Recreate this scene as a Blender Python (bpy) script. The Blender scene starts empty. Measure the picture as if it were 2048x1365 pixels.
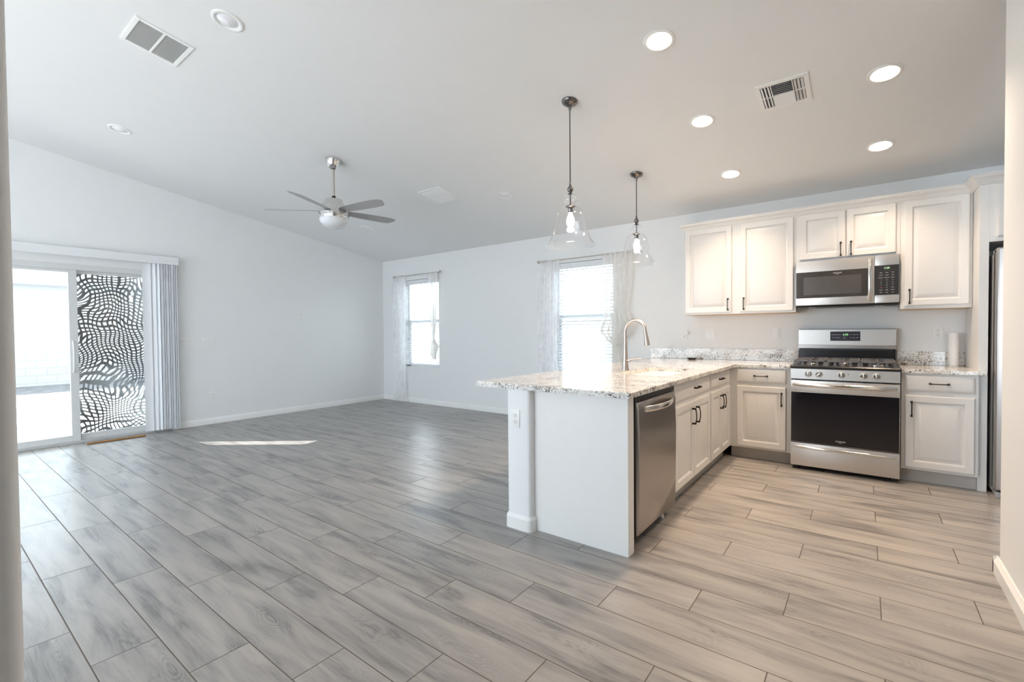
import bpy, bmesh, math, random
from mathutils import Vector, Matrix
random.seed(7)
R = math.radians
SC = bpy.context.scene
COL = SC.collection

# ------------------------------------------------------------ camera, world, sun, exposure
cam_d = bpy.data.cameras.new('camera')
cam = bpy.data.objects.new('camera', cam_d)
COL.objects.link(cam)
SC.camera = cam
cam_d.sensor_fit = 'HORIZONTAL'
cam_d.sensor_width = 36.0
cam_d.lens = 926.24 / 2048 * 36.0
cam_d.clip_start = 0.02
cam_d.clip_end = 200
_y, _a, _r = R(37.2197), R(-1.1186), R(-0.5199)
_f = Vector((-math.sin(_y) * math.cos(_a), math.cos(_y) * math.cos(_a), math.sin(_a)))
_rt = Vector((math.cos(_y), math.sin(_y), 0))
_up = _rt.cross(_f)
_r2 = math.cos(_r) * _rt + math.sin(_r) * _up
_u2 = -math.sin(_r) * _rt + math.cos(_r) * _up
_m = Matrix((( _r2.x, _u2.x, -_f.x, 0.5229), (_r2.y, _u2.y, -_f.y, -5.5485), (_r2.z, _u2.z, -_f.z, 1.2519), (0, 0, 0, 1)))
cam.matrix_world = _m

world = bpy.data.worlds.new('sky')
SC.world = world
world.use_nodes = True
_bg = world.node_tree.nodes['Background']
_bg.inputs['Color'].default_value = (0.78, 0.895, 1.0, 1)
_bg.inputs['Strength'].default_value = 7.0

sun_d = bpy.data.lights.new('sun', 'SUN')
sun_d.energy = 16.0
sun_d.angle = R(0.25)
sun_d.color = (1.0, 0.96, 0.9)
sun = bpy.data.objects.new('sun', sun_d)
COL.objects.link(sun)
SUN = Vector((1.0, 0.9, -0.834)).normalized()      # direction the sunlight travels
sun.rotation_euler = SUN.to_track_quat('-Z', 'Y').to_euler()
sun.location = (-12, -12, 12)

SC.view_settings.view_transform = 'Standard'
SC.view_settings.look = 'None'
SC.view_settings.gamma = 1.0
SC.view_settings.use_curve_mapping = False
SC.view_settings.exposure = 0.13
CAN_POWER = 9.8
CAN_COL = (1.0, 0.75, 0.53)
try:
    SC.cycles.use_denoising = True
    SC.cycles.denoiser = 'OPENIMAGEDENOISE'
    SC.cycles.max_bounces = 14
    SC.cycles.diffuse_bounces = 8
    SC.cycles.transparent_max_bounces = 24
    SC.cycles.sample_clamp_indirect = 12.0
    SC.cycles.caustics_reflective = False
    SC.cycles.caustics_refractive = False
except Exception:
    pass

# ------------------------------------------------------------ materials
def newmat(name):
    m = bpy.data.materials.new(name)
    m.use_nodes = True
    nt = m.node_tree
    return m, nt, nt.nodes['Principled BSDF'], nt.nodes['Material Output']

def N(nt, typ, **kw):
    n = nt.nodes.new(typ)
    for k, v in kw.items():
        if k.startswith('i_'):
            key = k[2:]
            key = int(key) if key.isdigit() else key
            n.inputs[key].default_value = v
        else:
            setattr(n, k, v)
    return n

def ramp(nt, stops, interp='LINEAR'):
    n = nt.nodes.new('ShaderNodeValToRGB')
    cr = n.color_ramp
    cr.interpolation = interp
    while len(cr.elements) < len(stops):
        cr.elements.new(0.5)
    for e, (p, c) in zip(cr.elements, stops):
        e.position = p
        e.color = (c[0], c[1], c[2], 1)
    return n

def mth(nt, op, a, b=None, c=None):
    n = nt.nodes.new('ShaderNodeMath')
    n.operation = op
    for i, v in enumerate((a, b, c)):
        if v is None:
            continue
        if isinstance(v, (int, float)):
            n.inputs[i].default_value = v
        else:
            nt.links.new(v, n.inputs[i])
    return n.outputs[0]

def plain(name, col, rough=0.5, metal=0.0, bump=0.0, bscale=60.0, spec=0.5, var=0.02, coat=0.0):
    m, nt, p, out = newmat(name)
    p.inputs['Roughness'].default_value = rough
    p.inputs['Metallic'].default_value = metal
    p.inputs['Specular IOR Level'].default_value = spec
    p.inputs['Coat Weight'].default_value = coat
    tc = N(nt, 'ShaderNodeTexCoord')
    no = N(nt, 'ShaderNodeTexNoise', i_Scale=bscale * 0.12, i_Detail=3.0)
    nt.links.new(tc.outputs['Object'], no.inputs['Vector'])
    lo = [max(0, c * (1 - var)) for c in col]
    hi = [min(1, c * (1 + var)) for c in col]
    r = ramp(nt, [(0.35, lo), (0.65, hi)])
    nt.links.new(no.outputs['Fac'], r.inputs['Fac'])
    nt.links.new(r.outputs['Color'], p.inputs['Base Color'])
    if bump > 0:
        n2 = N(nt, 'ShaderNodeTexNoise', i_Scale=bscale, i_Detail=4.0)
        nt.links.new(tc.outputs['Object'], n2.inputs['Vector'])
        b = N(nt, 'ShaderNodeBump', i_Strength=bump, i_Distance=0.002)
        nt.links.new(n2.outputs['Fac'], b.inputs['Height'])
        nt.links.new(b.outputs['Normal'], p.inputs['Normal'])
    return m

def brushed(name, col, rough=0.28, axis=0, streak=220.0, metal=1.0):
    m, nt, p, out = newmat(name)
    p.inputs['Metallic'].default_value = metal
    tc = N(nt, 'ShaderNodeTexCoord')
    mp = N(nt, 'ShaderNodeMapping')
    s = [streak, streak, streak]
    s[axis] = 1.5
    mp.inputs['Scale'].default_value = s
    nt.links.new(tc.outputs['Object'], mp.inputs['Vector'])
    no = N(nt, 'ShaderNodeTexNoise', i_Scale=1.0, i_Detail=2.0)
    nt.links.new(mp.outputs['Vector'], no.inputs['Vector'])
    r = ramp(nt, [(0.3, [c * 0.985 for c in col]), (0.7, [min(1, c * 1.012) for c in col])])
    nt.links.new(no.outputs['Fac'], r.inputs['Fac'])
    nt.links.new(r.outputs['Color'], p.inputs['Base Color'])
    rr = N(nt, 'ShaderNodeMapRange')
    rr.inputs['To Min'].default_value = rough - 0.012
    rr.inputs['To Max'].default_value = rough + 0.015
    nt.links.new(no.outputs['Fac'], rr.inputs['Value'])
    nt.links.new(rr.outputs['Result'], p.inputs['Roughness'])
    return m

def emis(name, col, strength):
    m, nt, p, out = newmat(name)
    p.inputs['Base Color'].default_value = (0.8, 0.8, 0.8, 1)
    p.inputs['Emission Color'].default_value = (*col, 1)
    p.inputs['Emission Strength'].default_value = strength
    return m

def glassy(name, tint=(1, 1, 1), refl=0.9, rough=0.0, ior=1.45):
    m, nt, p, out = newmat(name)
    nt.nodes.remove(p)
    t = N(nt, 'ShaderNodeBsdfTransparent')
    t.inputs['Color'].default_value = (*tint, 1)
    g = N(nt, 'ShaderNodeBsdfGlossy')
    g.inputs['Color'].default_value = (refl, refl, refl, 1)
    g.inputs['Roughness'].default_value = rough
    lw = N(nt, 'ShaderNodeLayerWeight', i_Blend=0.5)
    fz_ = mth(nt, 'ADD', mth(nt, 'MULTIPLY', mth(nt, 'POWER', lw.outputs['Facing'], 4.0), (ior - 1.0) * 1.5), 0.035)
    mx = N(nt, 'ShaderNodeMixShader')
    nt.links.new(fz_, mx.inputs[0])
    nt.links.new(t.outputs[0], mx.inputs[1])
    nt.links.new(g.outputs[0], mx.inputs[2])
    nt.links.new(mx.outputs[0], out.inputs['Surface'])
    return m

def sheer(name, col, opac, trans=0.6):
    m, nt, p, out = newmat(name)
    nt.nodes.remove(p)
    t = N(nt, 'ShaderNodeBsdfTransparent')
    d = N(nt, 'ShaderNodeBsdfDiffuse')
    d.inputs['Color'].default_value = (*col, 1)
    tr = N(nt, 'ShaderNodeBsdfTranslucent')
    tr.inputs['Color'].default_value = (*col, 1)
    m1 = N(nt, 'ShaderNodeMixShader', i_0=trans)
    nt.links.new(d.outputs[0], m1.inputs[1])
    nt.links.new(tr.outputs[0], m1.inputs[2])
    m2 = N(nt, 'ShaderNodeMixShader')
    tc = N(nt, 'ShaderNodeTexCoord')
    no = N(nt, 'ShaderNodeTexNoise', i_Scale=14.0, i_Detail=2.0)
    nt.links.new(tc.outputs['Object'], no.inputs['Vector'])
    mr = N(nt, 'ShaderNodeMapRange')
    mr.inputs['To Min'].default_value = opac - 0.08
    mr.inputs['To Max'].default_value = opac + 0.08
    nt.links.new(no.outputs['Fac'], mr.inputs['Value'])
    nt.links.new(mr.outputs[0], m2.inputs[0])
    nt.links.new(t.outputs[0], m2.inputs[1])
    nt.links.new(m1.outputs[0], m2.inputs[2])
    nt.links.new(m2.outputs[0], out.inputs['Surface'])
    return m

GY, GP, GX, GL = -3.8753, 0.2114, -0.7763, 0.3414
def mat_floor():
    m, nt, p, out = newmat('wood_look_tile')
    L = nt.links.new
    tc = N(nt, 'ShaderNodeTexCoord')
    sp = N(nt, 'ShaderNodeSeparateXYZ')
    L(tc.outputs['Object'], sp.inputs[0])
    X, Y = sp.outputs[0], sp.outputs[1]
    v = mth(nt, 'DIVIDE', mth(nt, 'SUBTRACT', Y, GY), GP)
    k = mth(nt, 'FLOOR', v)
    fv = mth(nt, 'FRACT', v)
    u = mth(nt, 'DIVIDE', mth(nt, 'SUBTRACT', mth(nt, 'SUBTRACT', X, GX), mth(nt, 'MULTIPLY', k, GL)), GL * 3)
    n = mth(nt, 'FLOOR', u)
    fu = mth(nt, 'FRACT', u)
    ev = mth(nt, 'MULTIPLY', mth(nt, 'MINIMUM', fv, mth(nt, 'SUBTRACT', 1.0, fv)), GP)
    eu = mth(nt, 'MULTIPLY', mth(nt, 'MINIMUM', fu, mth(nt, 'SUBTRACT', 1.0, fu)), GL * 3)
    e = mth(nt, 'MINIMUM', ev, eu)
    grout = mth(nt, 'LESS_THAN', e, 0.0021)
    edge = N(nt, 'ShaderNodeMapRange')
    edge.inputs['From Max'].default_value = 0.004
    L(e, edge.inputs['Value'])
    cid = N(nt, 'ShaderNodeCombineXYZ')
    L(n, cid.inputs[0]); L(k, cid.inputs[1])
    wn = N(nt, 'ShaderNodeTexWhiteNoise', noise_dimensions='3D')
    L(cid.outputs[0], wn.inputs['Vector'])
    rs = N(nt, 'ShaderNodeSeparateColor')
    L(wn.outputs['Color'], rs.inputs[0])
    # plank-local grain coordinates
    gx = mth(nt, 'ADD', mth(nt, 'MULTIPLY', X, 1.0), mth(nt, 'MULTIPLY', rs.outputs[0], 37.0))
    gy = mth(nt, 'ADD', mth(nt, 'MULTIPLY', Y, 1.0), mth(nt, 'MULTIPLY', rs.outputs[1], 23.0))
    # soft clouds
    c1 = N(nt, 'ShaderNodeCombineXYZ')
    L(mth(nt, 'MULTIPLY', gx, 1.9), c1.inputs[0]); L(mth(nt, 'MULTIPLY', gy, 13.0), c1.inputs[1])
    L(rs.outputs[2], c1.inputs[2])
    clouds = N(nt, 'ShaderNodeTexNoise', i_Scale=1.0, i_Detail=4.0, i_Roughness=0.55, i_Distortion=0.6)
    L(c1.outputs[0], clouds.inputs['Vector'])
    # streaks
    c2 = N(nt, 'ShaderNodeCombineXYZ')
    L(mth(nt, 'MULTIPLY', gx, 5.0), c2.inputs[0]); L(mth(nt, 'MULTIPLY', gy, 130.0), c2.inputs[1])
    fine = N(nt, 'ShaderNodeTexNoise', i_Scale=1.0, i_Detail=3.0, i_Roughness=0.7, i_Distortion=0.3)
    L(c2.outputs[0], fine.inputs['Vector'])
    # cathedral rings from a warped low frequency field
    c3 = N(nt, 'ShaderNodeCombineXYZ')
    L(mth(nt, 'MULTIPLY', gx, 1.7), c3.inputs[0]); L(mth(nt, 'MULTIPLY', gy, 8.0), c3.inputs[1])
    fld = N(nt, 'ShaderNodeTexNoise', i_Scale=1.0, i_Detail=1.0, i_Roughness=0.4)
    L(c3.outputs[0], fld.inputs['Vector'])
    ring = mth(nt, 'SINE', mth(nt, 'MULTIPLY', mth(nt, 'ADD', fld.outputs['Fac'], mth(nt, 'MULTIPLY', fine.outputs['Fac'], 0.022)), 260.0))
    ringm = mth(nt, 'MULTIPLY', mth(nt, 'GREATER_THAN', ring, 0.35), 1.0)
    kn = N(nt, 'ShaderNodeMapRange')
    kn.inputs['From Min'].default_value = 0.56
    kn.inputs['From Max'].default_value = 0.66
    L(fld.outputs['Fac'], kn.inputs['Value'])
    ringa = mth(nt, 'MULTIPLY', mth(nt, 'MULTIPLY', mth(nt, 'ADD', mth(nt, 'MULTIPLY', ring, 0.5), 0.5), kn.outputs[0]), 0.34)
    base = ramp(nt, [(0.30, (0.165, 0.159, 0.158)), (0.40, (0.255, 0.244, 0.236)), (0.54, (0.325, 0.308, 0.292)), (0.75, (0.39, 0.367, 0.345))])
    tone = mth(nt, 'ADD', clouds.outputs['Fac'], mth(nt, 'MULTIPLY', mth(nt, 'SUBTRACT', rs.outputs[0], 0.5), 0.10))
    tone = mth(nt, 'ADD', tone, mth(nt, 'MULTIPLY', mth(nt, 'SUBTRACT', fine.outputs['Fac'], 0.5), 0.26))
    tone = mth(nt, 'SUBTRACT', tone, mth(nt, 'MULTIPLY', ringa, 0.36))
    L(tone, base.inputs['Fac'])
    mixg = N(nt, 'ShaderNodeMix', data_type='RGBA')
    L(grout, mixg.inputs[0])
    L(base.outputs['Color'], mixg.inputs[6])
    mixg.inputs[7].default_value = (0.10, 0.08, 0.065, 1)
    L(mixg.outputs[2], p.inputs['Base Color'])
    rr = mth(nt, 'ADD', mth(nt, 'MULTIPLY', fine.outputs['Fac'], 0.10), 0.27)
    rr = mth(nt, 'ADD', rr, mth(nt, 'MULTIPLY', grout, 0.4))
    L(rr, p.inputs['Roughness'])
    bh = mth(nt, 'ADD', edge.outputs[0], mth(nt, 'MULTIPLY', fine.outputs['Fac'], 0.12))
    b = N(nt, 'ShaderNodeBump', i_Strength=0.55, i_Distance=0.0015)
    L(bh, b.inputs['Height'])
    L(b.outputs['Normal'], p.inputs['Normal'])
    return m

def mat_granite():
    m, nt, p, out = newmat('speckled_granite')
    L = nt.links.new
    tc = N(nt, 'ShaderNodeTexCoord')
    n1 = N(nt, 'ShaderNodeTexNoise', i_Scale=42.0, i_Detail=4.0, i_Roughness=0.6)
    n2 = N(nt, 'ShaderNodeTexNoise', i_Scale=95.0, i_Detail=3.0, i_Roughness=0.62, i_Distortion=1.2)
    n3 = N(nt, 'ShaderNodeTexNoise', i_Scale=9.0, i_Detail=2.0)
    n4 = N(nt, 'ShaderNodeTexVoronoi', i_Scale=70.0)
    for n in (n1, n2, n3, n4):
        L(tc.outputs['Object'], n.inputs['Vector'])
    c1 = ramp(nt, [(0.34, (0.56, 0.52, 0.47)), (0.43, (0.74, 0.715, 0.68)), (0.56, (0.84, 0.835, 0.82))])
    L(n1.outputs['Fac'], c1.inputs['Fac'])
    dk = mth(nt, 'ADD', n2.outputs['Fac'], mth(nt, 'MULTIPLY', mth(nt, 'SUBTRACT', n3.outputs['Fac'], 0.5), 0.35))
    r2 = ramp(nt, [(0.375, (1, 1, 1)), (0.415, (0, 0, 0))])
    L(dk, r2.inputs['Fac'])
    r3 = ramp(nt, [(0.42, (1, 1, 1)), (0.47, (0, 0, 0))])
    L(dk, r3.inputs['Fac'])
    m1 = N(nt, 'ShaderNodeMix', data_type='RGBA')
    L(r3.outputs['Color'], m1.inputs[0]); L(c1.outputs['Color'], m1.inputs[6])
    m1.inputs[7].default_value = (0.40, 0.37, 0.34, 1)
    m2 = N(nt, 'ShaderNodeMix', data_type='RGBA')
    L(r2.outputs['Color'], m2.inputs[0]); L(m1.outputs[2], m2.inputs[6])
    m2.inputs[7].default_value = (0.045, 0.04, 0.045, 1)
    L(m2.outputs[2], p.inputs['Base Color'])
    p.inputs['Roughness'].default_value = 0.09
    p.inputs['Specular IOR Level'].default_value = 0.6
    return m

def mat_blocks(name, a, b, mortar, sx, sz, axis='X'):
    m, nt, p, out = newmat(name)
    L = nt.links.new
    tc = N(nt, 'ShaderNodeTexCoord')
    sp = N(nt, 'ShaderNodeSeparateXYZ')
    L(tc.outputs['Object'], sp.inputs[0])
    cb = N(nt, 'ShaderNodeCombineXYZ')
    L(sp.outputs[1 if axis == 'X' else 0], cb.inputs[0]); L(sp.outputs[2], cb.inputs[1])
    br = N(nt, 'ShaderNodeTexBrick', i_Scale=1.0)
    br.inputs['Color1'].default_value = (*a, 1)
    br.inputs['Color2'].default_value = (*b, 1)
    br.inputs['Mortar'].default_value = (*mortar, 1)
    br.inputs['Mortar Size'].default_value = 0.008
    br.inputs['Brick Width'].default_value = sx
    br.inputs['Row Height'].default_value = sz
    L(cb.outputs[0], br.inputs['Vector'])
    L(br.outputs['Color'], p.inputs['Base Color'])
    p.inputs['Roughness'].default_value = 0.9
    return m

def mat_lattice():
    """warped lattice of clear openings between bars of uneven grey"""
    m, nt, p, out = newmat('warped_lattice')
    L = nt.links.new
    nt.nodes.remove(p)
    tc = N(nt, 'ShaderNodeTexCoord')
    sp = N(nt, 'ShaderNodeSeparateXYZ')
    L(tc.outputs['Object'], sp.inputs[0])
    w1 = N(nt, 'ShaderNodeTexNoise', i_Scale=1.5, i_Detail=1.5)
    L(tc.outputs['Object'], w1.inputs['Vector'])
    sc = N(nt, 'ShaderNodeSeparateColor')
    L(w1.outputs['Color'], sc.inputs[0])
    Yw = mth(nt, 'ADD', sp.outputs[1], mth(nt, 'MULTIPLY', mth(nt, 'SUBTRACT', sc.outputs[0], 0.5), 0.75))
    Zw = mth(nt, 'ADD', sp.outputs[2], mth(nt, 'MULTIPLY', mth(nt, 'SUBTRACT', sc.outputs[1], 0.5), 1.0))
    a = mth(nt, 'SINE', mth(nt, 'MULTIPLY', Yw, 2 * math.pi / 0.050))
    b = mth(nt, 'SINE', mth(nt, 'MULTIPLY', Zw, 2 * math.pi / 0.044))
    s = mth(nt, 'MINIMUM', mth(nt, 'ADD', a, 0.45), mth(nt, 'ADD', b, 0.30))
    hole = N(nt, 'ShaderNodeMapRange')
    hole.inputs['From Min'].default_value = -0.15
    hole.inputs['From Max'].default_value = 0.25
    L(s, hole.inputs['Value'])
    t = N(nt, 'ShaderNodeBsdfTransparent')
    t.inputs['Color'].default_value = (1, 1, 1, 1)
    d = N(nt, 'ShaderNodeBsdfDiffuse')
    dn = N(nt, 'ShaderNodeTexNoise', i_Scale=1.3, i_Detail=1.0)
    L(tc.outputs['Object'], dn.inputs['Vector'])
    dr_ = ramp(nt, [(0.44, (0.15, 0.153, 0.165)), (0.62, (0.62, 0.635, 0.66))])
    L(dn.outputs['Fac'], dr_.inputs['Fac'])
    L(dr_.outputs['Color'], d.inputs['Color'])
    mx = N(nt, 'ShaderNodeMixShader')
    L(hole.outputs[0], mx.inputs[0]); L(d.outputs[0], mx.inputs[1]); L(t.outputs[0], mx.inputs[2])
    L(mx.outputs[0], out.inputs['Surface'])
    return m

M = {}
M['wall'] = plain('painted_wall', (0.80, 0.81, 0.815), 0.65, bump=0.12, bscale=70, spec=0.3, var=0.004)
M['ceiling'] = plain('painted_ceiling', (0.80, 0.805, 0.81), 0.85, bump=0.15, bscale=55, spec=0.2, var=0.004)
M['trim'] = plain('semi_gloss_trim_paint', (0.83, 0.83, 0.82), 0.35, var=0.005)
M['cabinet'] = plain('white_cabinet_paint', (0.76, 0.75, 0.735), 0.33, bump=0.03, bscale=120, var=0.006)
M['panel'] = plain('end_panel_paint', (0.80, 0.80, 0.79), 0.45, bump=0.03, bscale=120, var=0.006)
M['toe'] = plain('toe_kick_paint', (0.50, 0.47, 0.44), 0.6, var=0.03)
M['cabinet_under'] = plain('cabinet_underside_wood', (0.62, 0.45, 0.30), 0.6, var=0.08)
M['bronze'] = plain('dark_bronze', (0.045, 0.035, 0.03), 0.35, 0.85, var=0.1)
M['steel'] = brushed('brushed_stainless_steel', (0.66, 0.63, 0.60), 0.36, axis=0, streak=700)
M['steel_y'] = brushed('brushed_stainless_vertical', (0.47, 0.44, 0.42), 0.28, axis=1, streak=700)
M['handle_steel'] = plain('polished_steel_handle', (0.78, 0.76, 0.73), 0.16, 1.0, var=0.01)
M['nickel'] = plain('brushed_nickel', (0.56, 0.505, 0.46), 0.36, 1.0, var=0.03)
M['basin'] = plain('satin_sink_steel', (0.30, 0.265, 0.24), 0.5, 0.7, var=0.02)
M['fan_nickel'] = plain('polished_nickel', (0.70, 0.69, 0.68), 0.14, 1.0, var=0.02)
M['dark_nickel'] = plain('gunmetal', (0.20, 0.19, 0.185), 0.2, 1.0, var=0.05)
M['cord'] = plain('dark_cord', (0.06, 0.055, 0.05), 0.6, var=0.1)
M['blade'] = plain('silver_fan_blade', (0.42, 0.42, 0.43), 0.45, 0.15, var=0.03)
M['black_glass'] = plain('black_oven_glass', (0.010, 0.009, 0.013), 0.05, 0.0, spec=0.5, var=0.1)
M['mw_glass'] = plain('microwave_door_glass', (0.055, 0.052, 0.05), 0.10, 0.0, spec=0.7, var=0.1)
M['mw_mesh'] = plain('microwave_window_mesh', (0.085, 0.08, 0.078), 0.22, 0.0, var=0.05)
M['black'] = plain('black_enamel', (0.02, 0.02, 0.022), 0.22, var=0.1)
M['iron'] = plain('cast_iron', (0.15, 0.15, 0.155), 0.45, 0.2, bump=0.1, bscale=300, var=0.1)
M['black_plastic'] = plain('black_plastic', (0.02, 0.02, 0.022), 0.4, var=0.1)
M['display'] = plain('display_panel', (0.035, 0.035, 0.05), 0.25, var=0.1)
M['dark_side'] = plain('dark_appliance_side', (0.04, 0.038, 0.038), 0.45, var=0.1)
M['fridge_side'] = plain('grey_fridge_side', (0.36, 0.36, 0.365), 0.45, 0.1, var=0.02)
M['burner'] = plain('aluminium_burner', (0.75, 0.72, 0.66), 0.25, 1.0, var=0.02)
M['white_text'] = emis('white_backlit_text', (0.9, 0.92, 0.95), 0.0)
M['white_print'] = plain('white_print', (0.78, 0.78, 0.78), 0.5)
M['green_led'] = emis('green_led', (0.25, 0.95, 0.2), 0.9)
M['red_print'] = plain('red_print', (0.7, 0.15, 0.2), 0.5)
M['plastic'] = plain('white_plastic', (0.82, 0.82, 0.81), 0.35, var=0.005)
M['slot'] = plain('dark_slot', (0.10, 0.10, 0.11), 0.7)
M['vinyl'] = plain('white_vinyl_frame', (0.66, 0.67, 0.67), 0.4, var=0.01)
M['vinyl_grey'] = plain('grey_door_track', (0.48, 0.49, 0.49), 0.45, var=0.02)
M['vane'] = plain('white_vinyl_vane', (0.76, 0.775, 0.80), 0.5, var=0.01)
M['slat'] = sheer('white_blind_slat', (0.86, 0.87, 0.88), 0.96, trans=0.35)
M['sheer'] = sheer('sheer_curtain', (0.98, 0.98, 0.99), 0.36, 0.25)
M['sheer_cream'] = sheer('sheer_curtain_gathered', (0.96, 0.95, 0.93), 0.62, 0.35)
M['glass'] = glassy('window_glass', (0.97, 0.985, 0.98), 0.9)
M['pend_glass'] = glassy('clear_shade_glass', (0.99, 0.991, 0.993), 1.0, 0.02, 1.66)
M['frost'] = plain('frosted_fan_bowl', (0.74, 0.76, 0.79), 0.25, var=0.02)
M['bulb'] = emis('glowing_bulb', (1.0, 0.90, 0.78), 9.0)
M['can_on'] = emis('lit_downlight_lens', (1.0, 0.82, 0.62), 40.0)
M['lens_off'] = plain('unlit_downlight_lens', (0.80, 0.80, 0.84), 0.25, var=0.01)
M['granite'] = mat_granite()
M['floor'] = mat_floor()
M['screen'] = mat_lattice()
M['grille_grey'] = plain('grille_filter_grey', (0.42, 0.43, 0.43), 0.8, var=0.03)
M['concrete'] = plain('pale_concrete', (0.70, 0.69, 0.67), 0.9, bump=0.2, bscale=30, var=0.04)
M['gravel'] = plain('grey_gravel', (0.09, 0.088, 0.09), 0.95, bump=0.9, bscale=50, var=0.35)
M['block'] = mat_blocks('pale_block_wall', (0.33, 0.32, 0.31), (0.31, 0.30, 0.295), (0.25, 0.245, 0.24), 0.40, 0.20, 'X')
M['block_y'] = mat_blocks('pale_block_wall_side', (0.34, 0.33, 0.32), (0.32, 0.31, 0.30), (0.28, 0.275, 0.27), 0.40, 0.20, 'Y')
M['stucco'] = plain('neighbour_stucco', (0.36, 0.35, 0.34), 0.9, bump=0.3, bscale=60, var=0.02)
M['roof'] = plain('roof_fascia', (0.24, 0.24, 0.24), 0.8, var=0.05)
M['wood'] = plain('brown_wood_rod', (0.34, 0.17, 0.06), 0.5, var=0.15)
M['dish'] = plain('dark_brown_glaze', (0.035, 0.022, 0.02), 0.25, var=0.1)
M['paper'] = plain('white_paper_towel', (0.85, 0.84, 0.83), 0.9, bump=0.5, bscale=160, var=0.01)
M['card'] = plain('brown_card_core', (0.40, 0.28, 0.18), 0.8)
M['under_fridge'] = plain('alcove_shadow_paint', (0.16, 0.12, 0.11), 0.8)

# ------------------------------------------------------------ helpers
class MB:
    def __init__(s):
        s.bm = bmesh.new()
    def box(s, x0, x1, y0, y1, z0, z1, bev=0.0, seg=2):
        if x1 < x0: x0, x1 = x1, x0
        if y1 < y0: y0, y1 = y1, y0
        if z1 < z0: z0, z1 = z1, z0
        vs = [s.bm.verts.new((x, y, z)) for x in (x0, x1) for y in (y0, y1) for z in (z0, z1)]
        F = [(0, 1, 3, 2), (4, 6, 7, 5), (0, 4, 5, 1), (2, 3, 7, 6), (0, 2, 6, 4), (1, 5, 7, 3)]
        fs = [s.bm.faces.new([vs[i] for i in f]) for f in F]
        if bev > 0:
            es = set(e for f in fs for e in f.edges)
            bmesh.ops.bevel(s.bm, geom=list(es), offset=bev, segments=seg, profile=0.6, affect='EDGES', clamp_overlap=True)
        return s
    def quad(s, pts):
        s.bm.faces.new([s.bm.verts.new(p) for p in pts])
        return s
    def rings(s, rings, cap0=True, cap1=True, closed=True):
        """rings: list of equal-length vertex loops"""
        R_ = [[s.bm.verts.new(p) for p in r] for r in rings]
        n = len(R_[0])
        for a, b in zip(R_, R_[1:]):
            for i in range(n if closed else n - 1):
                j = (i + 1) % n
                s.bm.faces.new((a[i], a[j], b[j], b[i]))
        if cap0: s.bm.faces.new(list(reversed(R_[0])))
        if cap1: s.bm.faces.new(R_[-1])
        return s
    def lathe(s, prof, seg=32, c=(0, 0, 0), axis='Z', cap0=True, cap1=True):
        rings = []
        for r, h in prof:
            ring = []
            for i in range(seg):
                t = 2 * math.pi * i / seg
                a, b = max(r, 1e-5) * math.cos(t), max(r, 1e-5) * math.sin(t)
                if axis == 'Z': q = (c[0] + a, c[1] + b, c[2] + h)
                elif axis == 'Y': q = (c[0] + a, c[1] + h, c[2] - b)
                else: q = (c[0] + h, c[1] + a, c[2] + b)
                ring.append(q)
            rings.append(ring)
        return s.rings(rings, cap0, cap1)
    def tube(s, pts, rad, seg=12, flat=1.0, up=(0, 0, 1), cap=True):
        pts = [Vector(p) for p in pts]
        rings = []
        nrm = None
        for i, p in enumerate(pts):
            t = (pts[min(i + 1, len(pts) - 1)] - pts[max(i - 1, 0)]).normalized()
            if nrm is None:
                u = Vector(up)
                if abs(u.dot(t)) > 0.95: u = Vector((1, 0, 0))
                nrm = (u - t * u.dot(t)).normalized()
            else:
                nrm = (nrm - t * nrm.dot(t)).normalized()
            bi = t.cross(nrm)
            r = rad[i] if isinstance(rad, (list, tuple)) else rad
            rings.append([p + nrm * (r * math.cos(2 * math.pi * k / seg)) + bi * (r * flat * math.sin(2 * math.pi * k / seg)) for k in range(seg)])
        return s.rings(rings, cap, cap)
    def prism(s, poly, axis, a, b):
        """extrude a 2-D polygon along an axis (poly gives the other two coords in xyz order)"""
        def P(q, h):
            if axis == 'X': return (h, q[0], q[1])
            if axis == 'Y': return (q[0], h, q[1])
            return (q[0], q[1], h)
        return s.rings([[P(q, a) for q in poly], [P(q, b) for q in poly]])
    def build(s, name, mat, parent=None, smooth=None, loc=None):
        bmesh.ops.recalc_face_normals(s.bm, faces=s.bm.faces)
        me = bpy.data.meshes.new(name)
        s.bm.to_mesh(me)
        s.bm.free()
        me.materials.append(mat)
        o = bpy.data.objects.new(name, me)
        COL.objects.link(o)
        if smooth is not None:
            me.polygons.foreach_set('use_smooth', [True] * len(me.polygons))
            try:
                me.set_sharp_from_angle(angle=R(smooth))
            except Exception:
                pass
        if parent is not None: o.parent = parent
        if loc is not None: o.location = loc
        return o

def tag(o, label=None, cat=None, group=None, kind=None):
    if label: o['label'] = label
    if cat: o['category'] = cat
    if group: o['group'] = group
    if kind: o['kind'] = kind
    return o

def empty(name, loc, rz=0.0, rx=0.0):
    o = bpy.data.objects.new(name, None)
    o.empty_display_size = 0.1
    COL.objects.link(o)
    o.location = loc
    o.rotation_euler = (rx, 0, rz)
    return o

def copy_tree(o, parent=None):
    c = o.copy()
    COL.objects.link(c)
    if parent is not None: c.parent = parent
    for ch in list(o.children): copy_tree(ch, c)
    return c

def struct(o, label=None):
    return tag(o, label, None, None, 'structure')

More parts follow.
